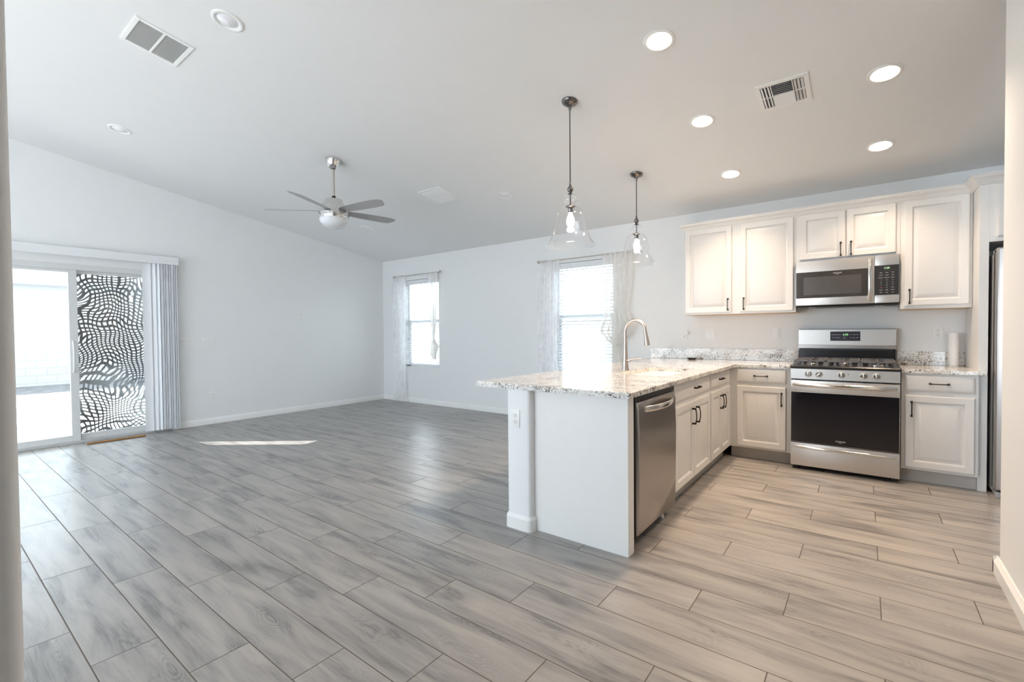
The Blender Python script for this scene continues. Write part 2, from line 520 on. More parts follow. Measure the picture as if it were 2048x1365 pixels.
def text_mesh(name, body, size, mat, parent, loc, rot, extrude=0.0004, align='CENTER', sx=1.0):
    cu = bpy.data.curves.new(name + '_curve', 'FONT')
    cu.body = body
    cu.size = size
    cu.extrude = extrude
    cu.align_x = align
    cu.align_y = 'CENTER'
    tmp = bpy.data.objects.new(name + '_tmp', cu)
    COL.objects.link(tmp)
    dg = bpy.context.evaluated_depsgraph_get()
    me = bpy.data.meshes.new_from_object(tmp.evaluated_get(dg))
    bpy.data.objects.remove(tmp)
    me.materials.clear()
    me.materials.append(mat)
    o = bpy.data.objects.new(name, me)
    COL.objects.link(o)
    o.parent = parent
    o.location = loc
    o.rotation_euler = rot
    o.scale = (sx, 1, 1)
    return o

def door_bm(x0, x1, z0, z1, kind='raised', y=0.0, t=0.019):
    """cabinet door front; lies on plane y, front faces -y"""
    if kind == 'raised':
        prof = [(0, 0), (0, t * 0.72), (0.002, t * 0.9), (0.006, t), (0.050, t), (0.052, t * 0.95), (0.057, t * 0.45), (0.060, t * 0.22),
                (0.064, t * 0.20), (0.094, t * 0.86), (0.097, t * 0.90)]
    else:
        prof = [(0, 0), (0, t * 0.55), (0.003, t * 0.66), (0.010, t * 0.86), (0.016, t * 0.97), (0.022, t)]
    rings = []
    for ins, d in prof:
        rings.append([(x0 + ins, y - d, z0 + ins), (x1 - ins, y - d, z0 + ins), (x1 - ins, y - d, z1 - ins), (x0 + ins, y - d, z1 - ins)])
    return MB().rings(rings)

def pull(parent, x, z, length, vertical, y, name='handle'):
    """bowed dark bronze pull with square flared feet"""
    b = MB()
    h = length / 2
    n = 14
    pts, rad = [], []
    for i in range(n + 1):
        t = -1 + 2 * i / n
        d = 0.024 + 0.008 * (1 - t * t)
        q = t * h * 0.9
        pts.append((x, y - d, z + q) if vertical else (x + q, y - d, z))
        rad.append(0.0040 + 0.0022 * max(0, abs(t) - 0.75) / 0.25)
    b.tube(pts, rad, 10, 1.0, up=(0, 1, 0))
    for s_ in (-1, 1):
        q = s_ * h * 0.9
        c = (x, z + q) if vertical else (x + q, z)
        b.box(c[0] - 0.0058, c[0] + 0.0058, y - 0.028, y - 0.004, c[1] - 0.0058, c[1] + 0.0058, 0.0012)
        b.box(c[0] - 0.0078, c[0] + 0.0078, y - 0.005, y, c[1] - 0.0078, c[1] + 0.0078, 0.001)
    o = b.build(name, M['bronze'], parent, 40)
    o['label'] = 'dark bronze bow handle'
    return o

# ------------------------------------------------------------ room shell
XL, ZC, CS = -6.763, 2.60, 0.160
def zc(y): return ZC - CS * y
YB = -9.0
XR = 2.35
SLOPE = math.atan(-CS)

b = MB().box(XL - 0.25, XR + 0.15, YB, 0.25, -0.15, 0.0)
struct(b.build('floor', M['floor']), 'wood-look plank tile floor, grey-brown')
b = MB().prism([(0.25, zc(0.25)), (YB, zc(YB)), (YB, zc(YB) + 0.2), (0.25, zc(0.25) + 0.2)], 'X', XL - 0.25, XR + 0.15)
struct(b.build('ceiling', M['ceiling']), 'sloping white ceiling')

# windows in the back wall
WZ0, WZ1 = 0.645, 2.20
WIN = [(-6.13, -5.255), (-2.935, -2.055)]
b = MB()
T = 0.16
xs = [XL - 0.25, WIN[0][0], WIN[0][1], WIN[1][0], WIN[1][1], XR + 0.15]
zt = zc(0) + 0.02
b.box(xs[0], xs[1], 0, T, 0, zt); b.box(xs[2], xs[3], 0, T, 0, zt); b.box(xs[4], xs[5], 0, T, 0, zt)
for w in WIN:
    b.box(w[0], w[1], 0, T, 0, WZ0); b.box(w[0], w[1], 0, T, WZ1, zt)
struct(b.build('wall_back', M['wall']), 'back wall with two windows and the kitchen run')

# left wall with the sliding door opening
DY0, DY1, DZ1 = -5.30, -3.42, 2.085
b = MB()
def gable(y0, y1, z0):
    b.prism([(y0, z0), (y1, z0), (y1, zc(y1) + 0.02), (y0, zc(y0) + 0.02)], 'X', XL - 0.16, XL)
gable(YB, DY0, 0); gable(DY0, DY1, DZ1); gable(DY1, 0.0, 0)
struct(b.build('wall_left', M['wall']), 'left wall with the sliding patio door')

# near walls: behind the picture plane and the two corners the camera looks past
b = MB()
def bull(x0, x1, y0, y1, h, r=0.018):
    """upright wall block with rounded vertical corners"""
    P_ = []
    for cx, cy, a0 in ((x1 - r, y1 - r, 0), (x0 + r, y1 - r, 90), (x0 + r, y0 + r, 180), (x1 - r, y0 + r, 270)):
        for k in range(5):
            t = R(a0 + 22.5 * k)
            P_.append((cx + r * math.cos(t), cy + r * math.sin(t)))
    return P_
b.prism(bull(-0.60, -0.445, YB, -5.4495, 4, 0.018), 'Z', 0, 4.2)
struct(b.build('wall_near_left', M['wall'], None, 30), 'wall end at the left edge of the view')
b = MB()
b.box(XL - 0.16, -5.8, YB - 0.12, YB, 0, 4.2); b.box(-1.1, -0.60, YB - 0.12, YB, 0, 4.2)
b.box(-5.8, -1.1, YB - 0.12, YB, 0, 0.3); b.box(-5.8, -1.1, YB - 0.12, YB, 2.6, 4.2)  # wide opening added in this unseen wall to let in fill daylight
struct(b.build('wall_near', M['wall']), 'near wall of the living room with an unseen opening added for daylight')
b = MB()
b.prism(bull(1.075, 1.215, YB, -2.205, 4, 0.02), 'Z', 0, 4.2)
struct(b.build('wall_right', M['wall'], None, 30), 'wall end at the right edge of the view')
b = MB().box(XR, XR + 0.12, YB, 0.0, 0, 4.2)
struct(b.build('wall_kitchen_right', M['wall']), 'kitchen right wall behind the refrigerator')

struct(MB().box(-0.60, 1.215, YB - 0.12, YB, 0, 4.2).build('wall_hall_end', M['wall']), 'end wall of the hallway behind the camera')

def baseboard(name, pts, h=0.085, t=0.013):
    """pts: polyline on the floor; board lies on its left-hand side"""
    bm_ = MB()
    for (x0, y0), (x1, y1) in zip(pts, pts[1:]):
        d = Vector((x1 - x0, y1 - y0, 0)).normalized()
        n = Vector((-d.y, d.x, 0))
        prof = [(0, 0), (t, 0), (t, h - 0.02), (t * 0.55, h - 0.008), (t * 0.3, h), (0, h)]
        r0 = [Vector((x0, y0, 0)) - d * t + n * a + Vector((0, 0, z)) for a, z in prof]
        r1 = [Vector((x1, y1, 0)) + d * t + n * a + Vector((0, 0, z)) for a, z in prof]
        bm_.rings([r0, r1])
    return struct(bm_.build(name, M['trim'], None, 30))
baseboard('baseboard_back', [(-1.32, 0), (XL, 0)])
baseboard('baseboard_left', [(XL, 0), (XL, DY1 + 0.02)])
baseboard('baseboard_right', [(1.075, -8.9), (1.075, -2.205), (1.215, -2.205)], 0.085, 0.02)

# pony wall behind the peninsula
PX0, PX1, PY = -1.305, -1.128, -3.205
b = MB().prism(bull(PX0, PX1, PY, -0.0, 0.88, 0.02), 'Z', 0, 0.888)
struct(b.build('wall_peninsula', M['wall'], None, 30), 'low wall carrying the breakfast bar')
b = MB()
t = 0.014
def ringpoly(o_):
    return bull(PX0 - o_, PX1 + o_, PY - o_, 0.0, 1, 0.02 + o_)
b.prism(ringpoly(t), 'Z', 0, 0.072)
b.rings([[(p[0], p[1], 0.072) for p in ringpoly(t)], [(p[0], p[1], 0.084) for p in ringpoly(t * 0.6)], [(p[0], p[1], 0.092) for p in ringpoly(0.001)]])
struct(b.build('trim_1', M['trim'], None, 30), 'baseboard wrapped around the low wall')

# ------------------------------------------------------------ windows
def window(n, x0, x1):
    r = empty('window_%d' % n, ((x0 + x1) / 2, 0.1, WZ0))
    struct(r, 'single-hung white vinyl window')
    cx = (x0 + x1) / 2
    hw = (x1 - x0) / 2
    H = WZ1 - WZ0
    f = MB()
    f.box(-hw, -hw + 0.035, -0.02, 0.05, 0, H); f.box(hw - 0.035, hw, -0.02, 0.05, 0, H)
    f.box(-hw, hw, -0.02, 0.05, 0, 0.035); f.box(-hw, hw, -0.02, 0.05, H - 0.035, H)
    f.build('window_frame', M['vinyl'], r)
    MB().box(-hw + 0.03, hw - 0.03, -0.015, 0.03, 0.785, 0.83, 0.003).build('meeting_rail', M['vinyl'], r)
    s = MB()
    for a, bb, c, d in ((-hw + .035, -hw + .06, .035, .79), (hw - .06, hw - .035, .035, .79)):
        s.box(a, bb, -0.01, 0.02, c, d)
    s.box(-hw + .035, hw - .035, -0.01, 0.02, .035, .06)
    s.build('sash', M['vinyl'], r)
    g = MB(); g.box(-hw + .06, hw - .06, 0.006, 0.010, .06, .79); g.box(-hw + .035, hw - .035, 0.024, 0.028, .825, H - .035)
    g.build('glass', M['glass'], r)
    sl = MB(); sl.box(-hw - 0.0, hw + 0.0, -0.118, -0.02, -0.012, 0.004, 0.003)
    sl.build('window_sill', M['trim'], r)
    return r
window(1, *WIN[0])
window(2, *WIN[1])

def blinds(x0, x1, z_low, tilt, label, gap=0.044):
    r = empty('window_blind', ((x0 + x1) / 2, 0.045, WZ1 - 0.005))
    tag(r, label, 'blind')
    hw = (x1 - x0) / 2 - 0.006
    MB().box(-hw, hw, -0.03, 0.02, -0.075, 0, 0.003).build('valance', M['vane'], r)
    s = MB()
    z = -0.10
    while WZ1 + z > z_low + 0.04:
        dy, dz = 0.024 * math.cos(tilt), 0.024 * math.sin(tilt)
        s.rings([[(X_, -dy, z - dz), (X_, dy, z + dz), (X_, dy, z + dz + 0.0022), (X_, -dy, z - dz + 0.0022)] for X_ in (-hw, hw)])
        z -= gap
    s.build('slats', M['slat'], r)
    MB().box(-hw, hw, -0.022, 0.022, z - 0.012, z + 0.012, 0.003).build('bottom_rail', M['vane'], r)
    c = MB()
    for X_ in (-hw + 0.10, hw - 0.10):
        c.box(X_ - 0.0012, X_ + 0.0012, -0.027, -0.025, z, -0.07)
        c.box(X_ - 0.0012, X_ + 0.0012, 0.025, 0.027, z, -0.07)
    c.build('ladder_cord', M['vane'], r)
    return r
blinds(WIN[0][0], WIN[0][1], WZ0 + 0.02, R(12), 'white horizontal slat blind in the far left window')
blinds(WIN[1][0], WIN[1][1], WZ0 + 0.02, R(24), 'white horizontal slat blind in the window behind the faucet')

def curtain_rod(x0, x1, z, label):
    r = empty('curtain_rod', ((x0 + x1) / 2, -0.085, z))
    tag(r, label, 'curtain rod')
    h = (x1 - x0) / 2
    MB().tube([(-h, 0, 0), (h, 0, 0)], 0.0065, 12).build('rod', M['nickel'], r, 40)
    for s_ in (-1, 1):
        MB().lathe([(0.006, 0), (0.012, 0.008), (0.020, 0.022), (0.022, 0.034), (0.016, 0.047), (0.004, 0.053)], 20, (0, 0, 0), 'X').build('finial', M['nickel'], r, 40).location = (s_ * h, 0, 0)
        if s_ < 0: r.children[-1].scale = (-1, 1, 1)
        MB().box(s_ * (h - 0.06) - 0.007, s_ * (h - 0.06) + 0.007, 0, 0.085, -0.008, 0.008, 0.002).build('bracket', M['nickel'], r)
    return r
curtain_rod(-6.36, -5.16, 2.272, 'thin nickel curtain rod over the far left window')
curtain_rod(-3.17, -1.72, 2.235, 'thin nickel curtain rod over the window behind the faucet')

def curtain(name, label, mat, rows, folds, y=-0.085, group=None, ph=0.0, parts=()):
    """rows: list of (z, x_left, x_right, fold_depth) from top to bottom"""
    NX = folds * 10
    r = rows
    dense = []
    for (a, bb) in zip(r, r[1:]):
        n = max(1, int(abs(a[0] - bb[0]) / 0.035))
        for i in range(n):
            t_ = i / n
            s_ = t_ * t_ * (3 - 2 * t_)
            dense.append(tuple([a[0] + (bb[0] - a[0]) * t_] + [a[j] + (bb[j] - a[j]) * s_ for j in (1, 2, 3)]))
    dense.append(r[-1])
    m_ = MB()
    rg = []
    zb = r[-1][0]
    cx = (r[0][1] + r[0][2]) / 2
    for (z, xa, xb, d) in dense:
        row = []
        for i in range(NX + 1):
            u = i / NX
            w = math.sin(u * folds * 2 * math.pi + ph + 0.5 * math.sin(z * 2.1 + u * 5))
            row.append((xa + (xb - xa) * (u + 0.012 * math.sin(u * 17 + z)) - cx, d * w + 0.25 * d * math.sin(u * 9 + z * 3), z - zb))
        rg.append(row)
    m_.rings(rg, False, False, closed=False)
    o = m_.build(name, mat, None, 80, (cx, y, zb))
    tag(o, label, 'curtain', group)
    return o
GRP = None
curtain('sheer_curtain', 'white sheer curtain hanging to the floor left of the far window', M['sheer'],
        [(2.285, -6.34, -6.02, 0.022), (2.20, -6.34, -6.0, 0.03), (1.2, -6.36, -6.02, 0.03), (0.012, -6.37, -6.02, 0.035)], 6)
curtain('sheer_curtain', 'white sheer curtain knotted halfway on the right of the far window', M['sheer_cream'],
        [(2.285, -5.42, -5.19, 0.02), (2.0, -5.40, -5.20, 0.022), (1.5, -5.37, -5.235, 0.02), (1.16, -5.325, -5.275, 0.012),
         (1.10, -5.33, -5.26, 0.03), (1.02, -5.36, -5.17, 0.035), (0.93, -5.37, -5.22, 0.03), (0.88, -5.38, -5.24, 0.03), (0.80, -5.31, -5.25, 0.02)], 4)
curtain('sheer_curtain', 'white sheer curtain hanging left of the window behind the faucet', M['sheer'],
        [(2.25, -3.14, -2.80, 0.022), (2.1, -3.14, -2.80, 0.028), (1.2, -3.17, -2.82, 0.03), (0.012, -3.20, -2.80, 0.035)], 6)
curtain('sheer_curtain', 'cream sheer curtain gathered in a ruffled knot beside the faucet', M['sheer_cream'],
        [(2.25, -2.16, -1.74, 0.022), (1.9, -2.14, -1.76, 0.03), (1.5, -2.14, -1.80, 0.035), (1.40, -2.15, -1.76, 0.05), (1.34, -2.18, -1.70, 0.07),
         (1.25, -2.20, -1.74, 0.07), (1.14, -2.10, -1.86, 0.06), (1.08, -2.02, -1.93, 0.03), (0.6, -2.05, -1.88, 0.03), (0.05, -2.06, -1.86, 0.03)], 6)

# ------------------------------------------------------------ sliding patio door (left wall)
dr = empty('door_1', (XL, (DY0 + DY1) / 2, 0.0))
struct(dr, 'sliding glass patio door')
def DYl(y): return y - (DY0 + DY1) / 2
f = MB()
f.box(-0.12, 0.0, DYl(DY0), DYl(DY1), 2.02, DZ1)
f.box(-0.12, 0.0, DYl(DY1) - 0.05, DYl(DY1), 0, DZ1)
f.box(-0.12, 0.0, DYl(DY0), DYl(DY0) + 0.05, 0, DZ1)
f.build('door_frame', M['vinyl'], dr)
MB().box(-0.12, 0.012, DYl(DY0), DYl(DY1), 0, 0.03, 0.004).build('track', M['vinyl_grey'], dr)
# sliding leaf (left) and fixed leaf (right)
def leaf(name, y0, y1, x0, x1, st):
    g = MB()
    g.box(x0, x1, DYl(y0), DYl(y0) + st, 0.03, 2.02, 0.003)
    g.box(x0, x1, DYl(y1) - st, DYl(y1), 0.03, 2.02, 0.003)
    g.box(x0, x1, DYl(y0) + st, DYl(y1) - st, 0.03, 0.095)
    g.box(x0, x1, DYl(y0) + st, DYl(y1) - st, 1.985, 2.02)
    return g.build(name, M['vinyl'], dr)
l1 = leaf('sliding_leaf', DY0 + 0.03, -4.305, -0.055, -0.015, 0.075)
l2 = leaf('fixed_leaf', -4.36, DY1 - 0.03, -0.105, -0.065, 0.055)
MB().box(-0.037, -0.033, DYl(DY0 + 0.10), DYl(-4.375), 0.09, 1.99).build('pane', M['glass'], l1)
MB().box(-0.087, -0.083, DYl(-4.31), DYl(DY1 - 0.08), 0.09, 1.99).build('pane', M['glass'], l2)
h = MB(); h.tube([(-0.005, DYl(-4.352), 0.83), (0.03, DYl(-4.352), 0.86), (0.034, DYl(-4.352), 1.02), (0.03, DYl(-4.352), 1.16), (-0.005, DYl(-4.352), 1.19)], 0.011, 10)
h.build('door_handle', M['vinyl'], l1, 40)
sc_ = MB().box(-0.1335, -0.1315, DYl(-4.33), DYl(DY1 - 0.02), 0.05, 2.02).build('lattice_panel', M['screen'], dr)  # thin panel carrying the lattice pattern over the fixed leaf
sc_['label'] = 'grey panel with a warped lattice of clear openings'

# vertical blinds
vb = empty('vertical_blind', (XL + 0.11, -3.535, 0.0))
tag(vb, 'white vertical blind stacked at the right side of the patio door', 'blind')
V0 = -3.535
MB().box(0.0, 0.012, -5.35 - V0, -3.335 - V0, 2.165, 2.262, 0.003).build('valance', M['vane'], vb)
MB().box(-0.11, 0.0, -3.345 - V0, -3.335 - V0, 2.165, 2.262, 0.002).build('valance_return', M['vane'], vb)
MB().box(-0.07, -0.03, -5.33 - V0, -3.36 - V0, 2.175, 2.21, 0.003).build('head_track', M['vinyl_grey'], vb)
vz0, vz1 = 0.03, 2.17
def vane(yc, ang, w=0.089):
    n = 5
    g = MB()
    rg = []
    for z in (vz0, vz1):
        row = []
        for side in (0, 1):
            for i in range(n + 1):
                u = -1 + 2 * i / n
                if side: u = -u
                bow = 0.006 * (1 - u * u) + (0.0012 if side else 0)
                x_, y_ = u * w / 2, bow
                row.append((x_ * math.cos(ang) - y_ * math.sin(ang) - 0.05, yc - V0 + x_ * math.sin(ang) + y_ * math.cos(ang), z))
        rg.append(row)
    g.rings(rg)
    return g.build('vane', M['vane'], vb, 50)
vane(-3.665, R(80), 0.089)
vane(-3.615, R(68), 0.089)
for k in range(11):
    vane(-3.565 + k * 0.0185, R(38 + 7 * math.sin(k * 2.1)), 0.089)

rodw = MB()
rodw.tube([(0, -0.27, 0), (0.02, 0.27, 0)], 0.011, 12)
o = rodw.build('security_stick', M['wood'], None, 40, (XL + 0.19, -4.02, 0.0115))
tag(o, 'brown wooden stick lying on the floor along the patio door track', 'stick')

# ------------------------------------------------------------ outside
struct(MB().box(-14.4, XL - 0.25, -12, 6, -0.16, -0.06).build('patio', M['concrete']), 'pale concrete patio')
tag(MB().box(-17.0, -14.4, -12, 6, -0.16, -0.07).build('gravel_bed', M['gravel']), 'grey gravel strip at the foot of the block wall', 'gravel', None, 'stuff')
o = MB().box(-17.25, -17.05, -14, 6.2, -0.1, 2.15).build('block_wall', M['block'])
tag(o, 'pale concrete block garden wall beyond the patio', 'garden wall')
nh = empty('neighbour_house', (-20.2, -3, 0))
tag(nh, 'pale stucco house beyond the garden wall', 'house')
MB().box(-6, 0, -9, 9, -0.1, 2.95).build('wall', M['stucco'], nh)
MB().prism([(0.5, 2.85), (0.5, 3.1), (-3.0, 4.3), (-6.5, 3.1), (-6.5, 2.85)], 'Y', -9.5, 9.5).build('roof', M['roof'], nh)
for yy in (-1.6, 0.6):
    MB().box(0.0, 0.03, yy - 0.55, yy + 0.55, 2.0, 2.4, 0.005).build('vent_window', M['vinyl_grey'], nh)
# unseen sun blocker, added; its hole is shaped to cast the floor's sun patch
H = 3.0
sh = Vector((SUN.x, SUN.y)) / -SUN.z * H
hole = [Vector(p) - sh for p in ((-5.692, -3.492), (-5.423, -3.492), (-4.517, -2.819), (-4.555, -2.633))]
b = MB()
outer = [(-10.7, -9.2), (-7.02, -9.2), (-7.02, -2.6), (-10.7, -2.6)]
def slab_with_hole(mb, outer, hole, z0, z1):
    for z in (z0, z1):
        ov = [mb.bm.verts.new((p[0], p[1], z)) for p in outer]
        hv = [mb.bm.verts.new((p[0], p[1], z)) for p in hole]
        es = [mb.bm.edges.new((ov[i], ov[(i + 1) % 4])) for i in range(4)] + [mb.bm.edges.new((hv[i], hv[(i + 1) % len(hv)])) for i in range(len(hv))]
        bmesh.ops.triangle_fill(mb.bm, use_beauty=True, edges=es)
    for ring in (outer, hole):
        n = len(ring)
        for i in range(n):
            a_, b_ = ring[i], ring[(i + 1) % n]
            mb.quad([(a_[0], a_[1], z0), (b_[0], b_[1], z0), (b_[0], b_[1], z1), (a_[0], a_[1], z1)])
slab_with_hole(b, outer, hole, H, H + 0.02)
pr_ = empty('sun_blocker', (0, 0, 0))
tag(pr_, 'flat sheet added out of view to block the sun, with a hole for one sun patch', 'patio cover')
b.build('blocker_sheet', M['vinyl'], pr_)
for yy in (-9.1, -5.9):
    MB().box(-10.6, -10.45, yy, yy + 0.15, -0.06, H).build('blocker_post', M['vinyl'], pr_)
# beyond the back windows
struct(MB().box(-14, 3, -16, YB - 0.12, -0.16, -0.06).build('front_yard', M['concrete']), 'pale ground in front of the house')
struct(MB().box(-12, 6, 0.25, 4.0, -0.16, -0.06).build('side_yard', M['concrete']), 'pale side yard')
o = MB().box(-12, 6, 3.4, 3.6, -0.1, 2.0).build('block_wall', M['block_y'])
tag(o, 'pale block wall seen through the slat blinds', 'garden wall')

# ------------------------------------------------------------ cabinets
ZCT = 0.9216        # counter top
CT = 0.032
ZBOX = ZCT - CT
YF = -0.6224        # base carcass front
DT = 0.019

def base_cabinet(label, loc, rz, w, doors, drawers, depth=0.60, filler=0.0, zb=0.11, name='base_cabinet', handle_mode=None, toe=True):
    """local: x 0..w, front plane y=0, carcass to y=+depth"""
    r = empty(name, loc, rz)
    tag(r, label, 'cabinet')
    c = MB()
    c.box(0, w, 0, depth, zb, ZBOX, 0.001)
    c.build('carcass', M['cabinet'], r)
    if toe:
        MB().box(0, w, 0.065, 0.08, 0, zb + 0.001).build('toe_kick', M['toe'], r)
    for (x0, x1, hx) in drawers:
        d = door_bm(x0, x1, 0.748, 0.884 - 0.012, 'slab').build('drawer', M['cabinet'], r, 30)
        pull(d, hx, 0.812, 0.118, False, -DT)
    for (x0, x1, hx) in doors:
        d = door_bm(x0, x1, 0.129, 0.713, 'raised').build('door', M['cabinet'], r, 25)
        pull(d, hx, 0.603, 0.125, True, -DT)
    return r

# left of the range, between the peninsula and the range
base_cabinet('white base cabinet between the peninsula corner and the left side of the range', (-0.5256, YF, 0), 0, 0.5256 - 0.004,
             [(-0.458 + 0.5256, -0.0452 + 0.5256, -0.080 + 0.5256)], [(-0.458 + 0.5256, -0.0452 + 0.5256, -0.252 + 0.5256)])
# right of the range
base_cabinet('white base cabinet with one drawer and door right of the range', (0.768, YF, 0), 0, 1.2194 - 0.768,
             [(0.7936 - 0.768, 1.1983 - 0.768, 0.832 - 0.768)], [(0.7936 - 0.768, 1.1983 - 0.768, 0.996 - 0.768)])
# peninsula cabinets: local x -> world +y, local -y -> world +x
XF = -0.5066 - DT
y0 = -2.362
def L_(y): return y - y0
base_cabinet('white sink base cabinet beside the dishwasher in the peninsula', (XF, y0, 0), R(90), -1.400 - y0,
             [(L_(-2.338), L_(-1.896), L_(-1.945)), (L_(-1.892), L_(-1.436), L_(-1.845))], [(L_(-2.338), L_(-1.436), L_(-1.84))], depth=0.585)
y1 = -1.398
def L2(y): return y - y1
base_cabinet('white peninsula cabinet nearest the inner corner', (XF, y1, 0), R(90), -YF * -1 - y1 - 0.0,
             [(L2(-1.375), L2(-1.045), L2(-1.085)), (L2(-1.041), L2(-0.700), L2(-1.0))], [(L2(-1.375), L2(-0.700), L2(-1.075))], depth=0.585)

# end panel of the peninsula
o = MB()
o.box(-0.3115, 0.3115, -0.0, 0.012, 0, ZBOX - 0.001, 0.001)
ep = empty('peninsula_end_panel', (-0.8155, -3.152, 0))
tag(ep, 'plain white end panel closing the near end of the peninsula', 'cabinet panel')
o.build('panel', M['panel'], ep)
MB().box(0.262, 0.3115, 0.013, 0.078, 0, ZBOX - 0.001, 0.0015).build('corner_stile', M['panel'], ep)

# dishwasher
dw = empty('dishwasher', (-0.5066, -3.045, 0), R(90))
tag(dw, 'stainless steel dishwasher set in the near end of the peninsula', 'dishwasher')
DWW = 0.672
MB().box(0.0, DWW, 0.03, 0.58, 0.10, 0.875).build('tub', M['dark_side'], dw)
g = MB()
prof = []
nn = 10
rg = []
for zz, bul in ((0.075, 0.0), (0.08, 0.004), (0.30, 0.010), (0.60, 0.012), (0.80, 0.006), (0.838, 0.0), (0.842, -0.004)):
    rg.append([(0.012, -bul + 0.004, zz), (0.02, -bul - 0.006, zz), (DWW - 0.012, -bul - 0.006, zz), (DWW - 0.004, -bul + 0.004, zz), (DWW - 0.004, 0.028, zz), (0.012, 0.028, zz)])
g.rings(rg)
dd = g.build('door', M['steel_y'], dw, 50)
g = MB()
n = 16
pts, rad = [], []
for i in range(n + 1):
    t_ = -1 + 2 * i / n
    pts.append((DWW / 2 + t_ * 0.24, -0.020 - 0.040 * (1 - t_ * t_), 0.795 - 0.0 * t_))
    rad.append(0.019 if abs(t_) < 0.95 else 0.017)
g.tube(pts, rad, 14, 0.5, up=(0, 0, 1))
g.build('handle', M['handle_steel'], dd, 50)['label'] = 'bowed polished handle'
MB().box(0.0, DWW, 0.0, 0.03, 0.845, 0.882).build('control_strip', M['black_plastic'], dw)
MB().box(0.0, 0.011, 0.0, 0.05, 0.06, 0.845).build('gap_strip', M['black_plastic'], dw)  # black strip laid in the gap beside the door
MB().box(0.02, DWW - 0.02, 0.07, 0.08, 0.0, 0.10).build('toe_kick', M['black_plastic'], dw)
MB().lathe([(0.016, 0), (0.016, 0.02), (0.008, 0.025), (0.008, 0.075)], 14, (0.55, 0.045, 0)).build('leveling_leg', M['plastic'], dw, 40)

# countertops
CX0, CX1, CY0 = -1.553, -0.4694, -3.218
SX0, SX1, SY0, SY1 = -1.005, -0.612, -2.215, -1.45
def rrect(x0, x1, y0_, y1_, r, n=6):
    P_ = []
    for cx, cy, a0 in ((x1 - r, y1_ - r, 0), (x0 + r, y1_ - r, 90), (x0 + r, y0_ + r, 180), (x1 - r, y0_ + r, 270)):
        for k in range(n + 1):
            t_ = R(a0 + 90 * k / n)
            P_.append((cx + r * math.cos(t_), cy + r * math.sin(t_)))
    return P_
ct = empty('countertop', (-1.0, -1.8, ZBOX))
tag(ct, 'speckled granite countertop covering the peninsula and corner', 'countertop')
b = MB()
outl = [(CX0, CY0), (CX1, CY0), (CX1, -0.6454), (-0.004, -0.6454), (-0.004, 0.0), (CX0, 0.0)]
sinkh = rrect(SX0, SX1, SY0, SY1, 0.07)
O_ = Vector((-1.0, -1.8))
def fill(mb, outer, hole, z):
    ov = [mb.bm.verts.new((p[0] + 1.0, p[1] + 1.8, z)) for p in outer]
    hv = [mb.bm.verts.new((p[0] + 1.0, p[1] + 1.8, z)) for p in hole]
    es = [mb.bm.edges.new((ov[i], ov[(i + 1) % len(ov)])) for i in range(len(ov))] + [mb.bm.edges.new((hv[i], hv[(i + 1) % len(hv)])) for i in range(len(hv))]
    bmesh.ops.triangle_fill(mb.bm, use_beauty=True, edges=es)
    return ov, hv
def inset_poly(P_, d):
    out = []
    n = len(P_)
    for i in range(n):
        a, c, e = Vector(P_[i - 1]), Vector(P_[i]), Vector(P_[(i + 1) % n])
        d1, d2 = (c - a).normalized(), (e - c).normalized()
        n1, n2 = Vector((-d1.y, d1.x)), Vector((-d2.y, d2.x))
        m__ = (n1 + n2)
        m__ = m__ / max(0.3, m__.dot(n1))
        out.append(tuple(c + m__ * d))
    return out
ot = inset_poly(outl, 0.004)
a1, h1 = fill(b, ot, sinkh, CT)
a0_, h0_ = fill(b, outl, sinkh, 0.0)
mid = [b.bm.verts.new((p[0] + 1.0, p[1] + 1.8, CT - 0.005)) for p in outl]
for i in range(len(outl)):
    j = (i + 1) % len(outl)
    b.bm.faces.new((a0_[i], a0_[j], mid[j], mid[i]))
    b.bm.faces.new((mid[i], mid[j], a1[j], a1[i]))
for i in range(len(sinkh)):
    j = (i + 1) % len(sinkh)
    b.bm.faces.new((h0_[i], h1[i], h1[j], h0_[j]))
b.build('slab', M['granite'], ct)
o = MB().box(-0.774, 0.774, -0.020, 0.0, 0.0005, 0.122, 0.002).build('backsplash', M['granite'], None, None, (-0.779, 0, ZCT))
tag(o, 'long low speckled granite backsplash strip left of the range', 'backsplash')
ct2 = empty('countertop', (1.0, -0.3, ZBOX))
tag(ct2, 'short speckled granite countertop right of the range', 'countertop')
MB().box(-0.234, 0.2194, -0.3454, 0.3, 0, CT, 0.004).build('slab', M['granite'], ct2)
MB().box(0.21, 0.262, -0.3454, -0.288, 0, CT, 0.004).build('slab_nose', M['granite'], ct2)
o = MB().box(-0.226, 0.226, -0.020, 0.0, 0.0005, 0.122, 0.002).build('backsplash', M['granite'], None, None, (0.9925, 0, ZCT))
tag(o, 'short low speckled granite backsplash strip right of the range', 'backsplash')

# sink
sk = empty('kitchen_sink', ((SX0 + SX1) / 2, (SY0 + SY1) / 2, ZBOX))
tag(sk, 'undermount stainless sink set in the granite peninsula', 'sink')
scx, scy = (SX0 + SX1) / 2, (SY0 + SY1) / 2
g = MB()
lp = []
for off, z in ((0.02, -0.001), (0.004, -0.001), (0.0, -0.004), (-0.006, -0.15), (-0.02, -0.185), (-0.05, -0.195)):
    P_ = rrect(SX0 - off, SX1 + off, SY0 - off, SY1 + off, max(0.02, 0.07 + off))
    lp.append([(p[0] - scx, p[1] - scy, z) for p in P_])
g.rings(lp, False, True)
g.build('basin', M['basin'], sk, 40)
MB().lathe([(0.045, 0), (0.043, 0.004), (0.02, 0.002), (0.001, 0.001)], 24, (0, 0, -0.195)).build('drain', M['dark_nickel'], sk, 40)

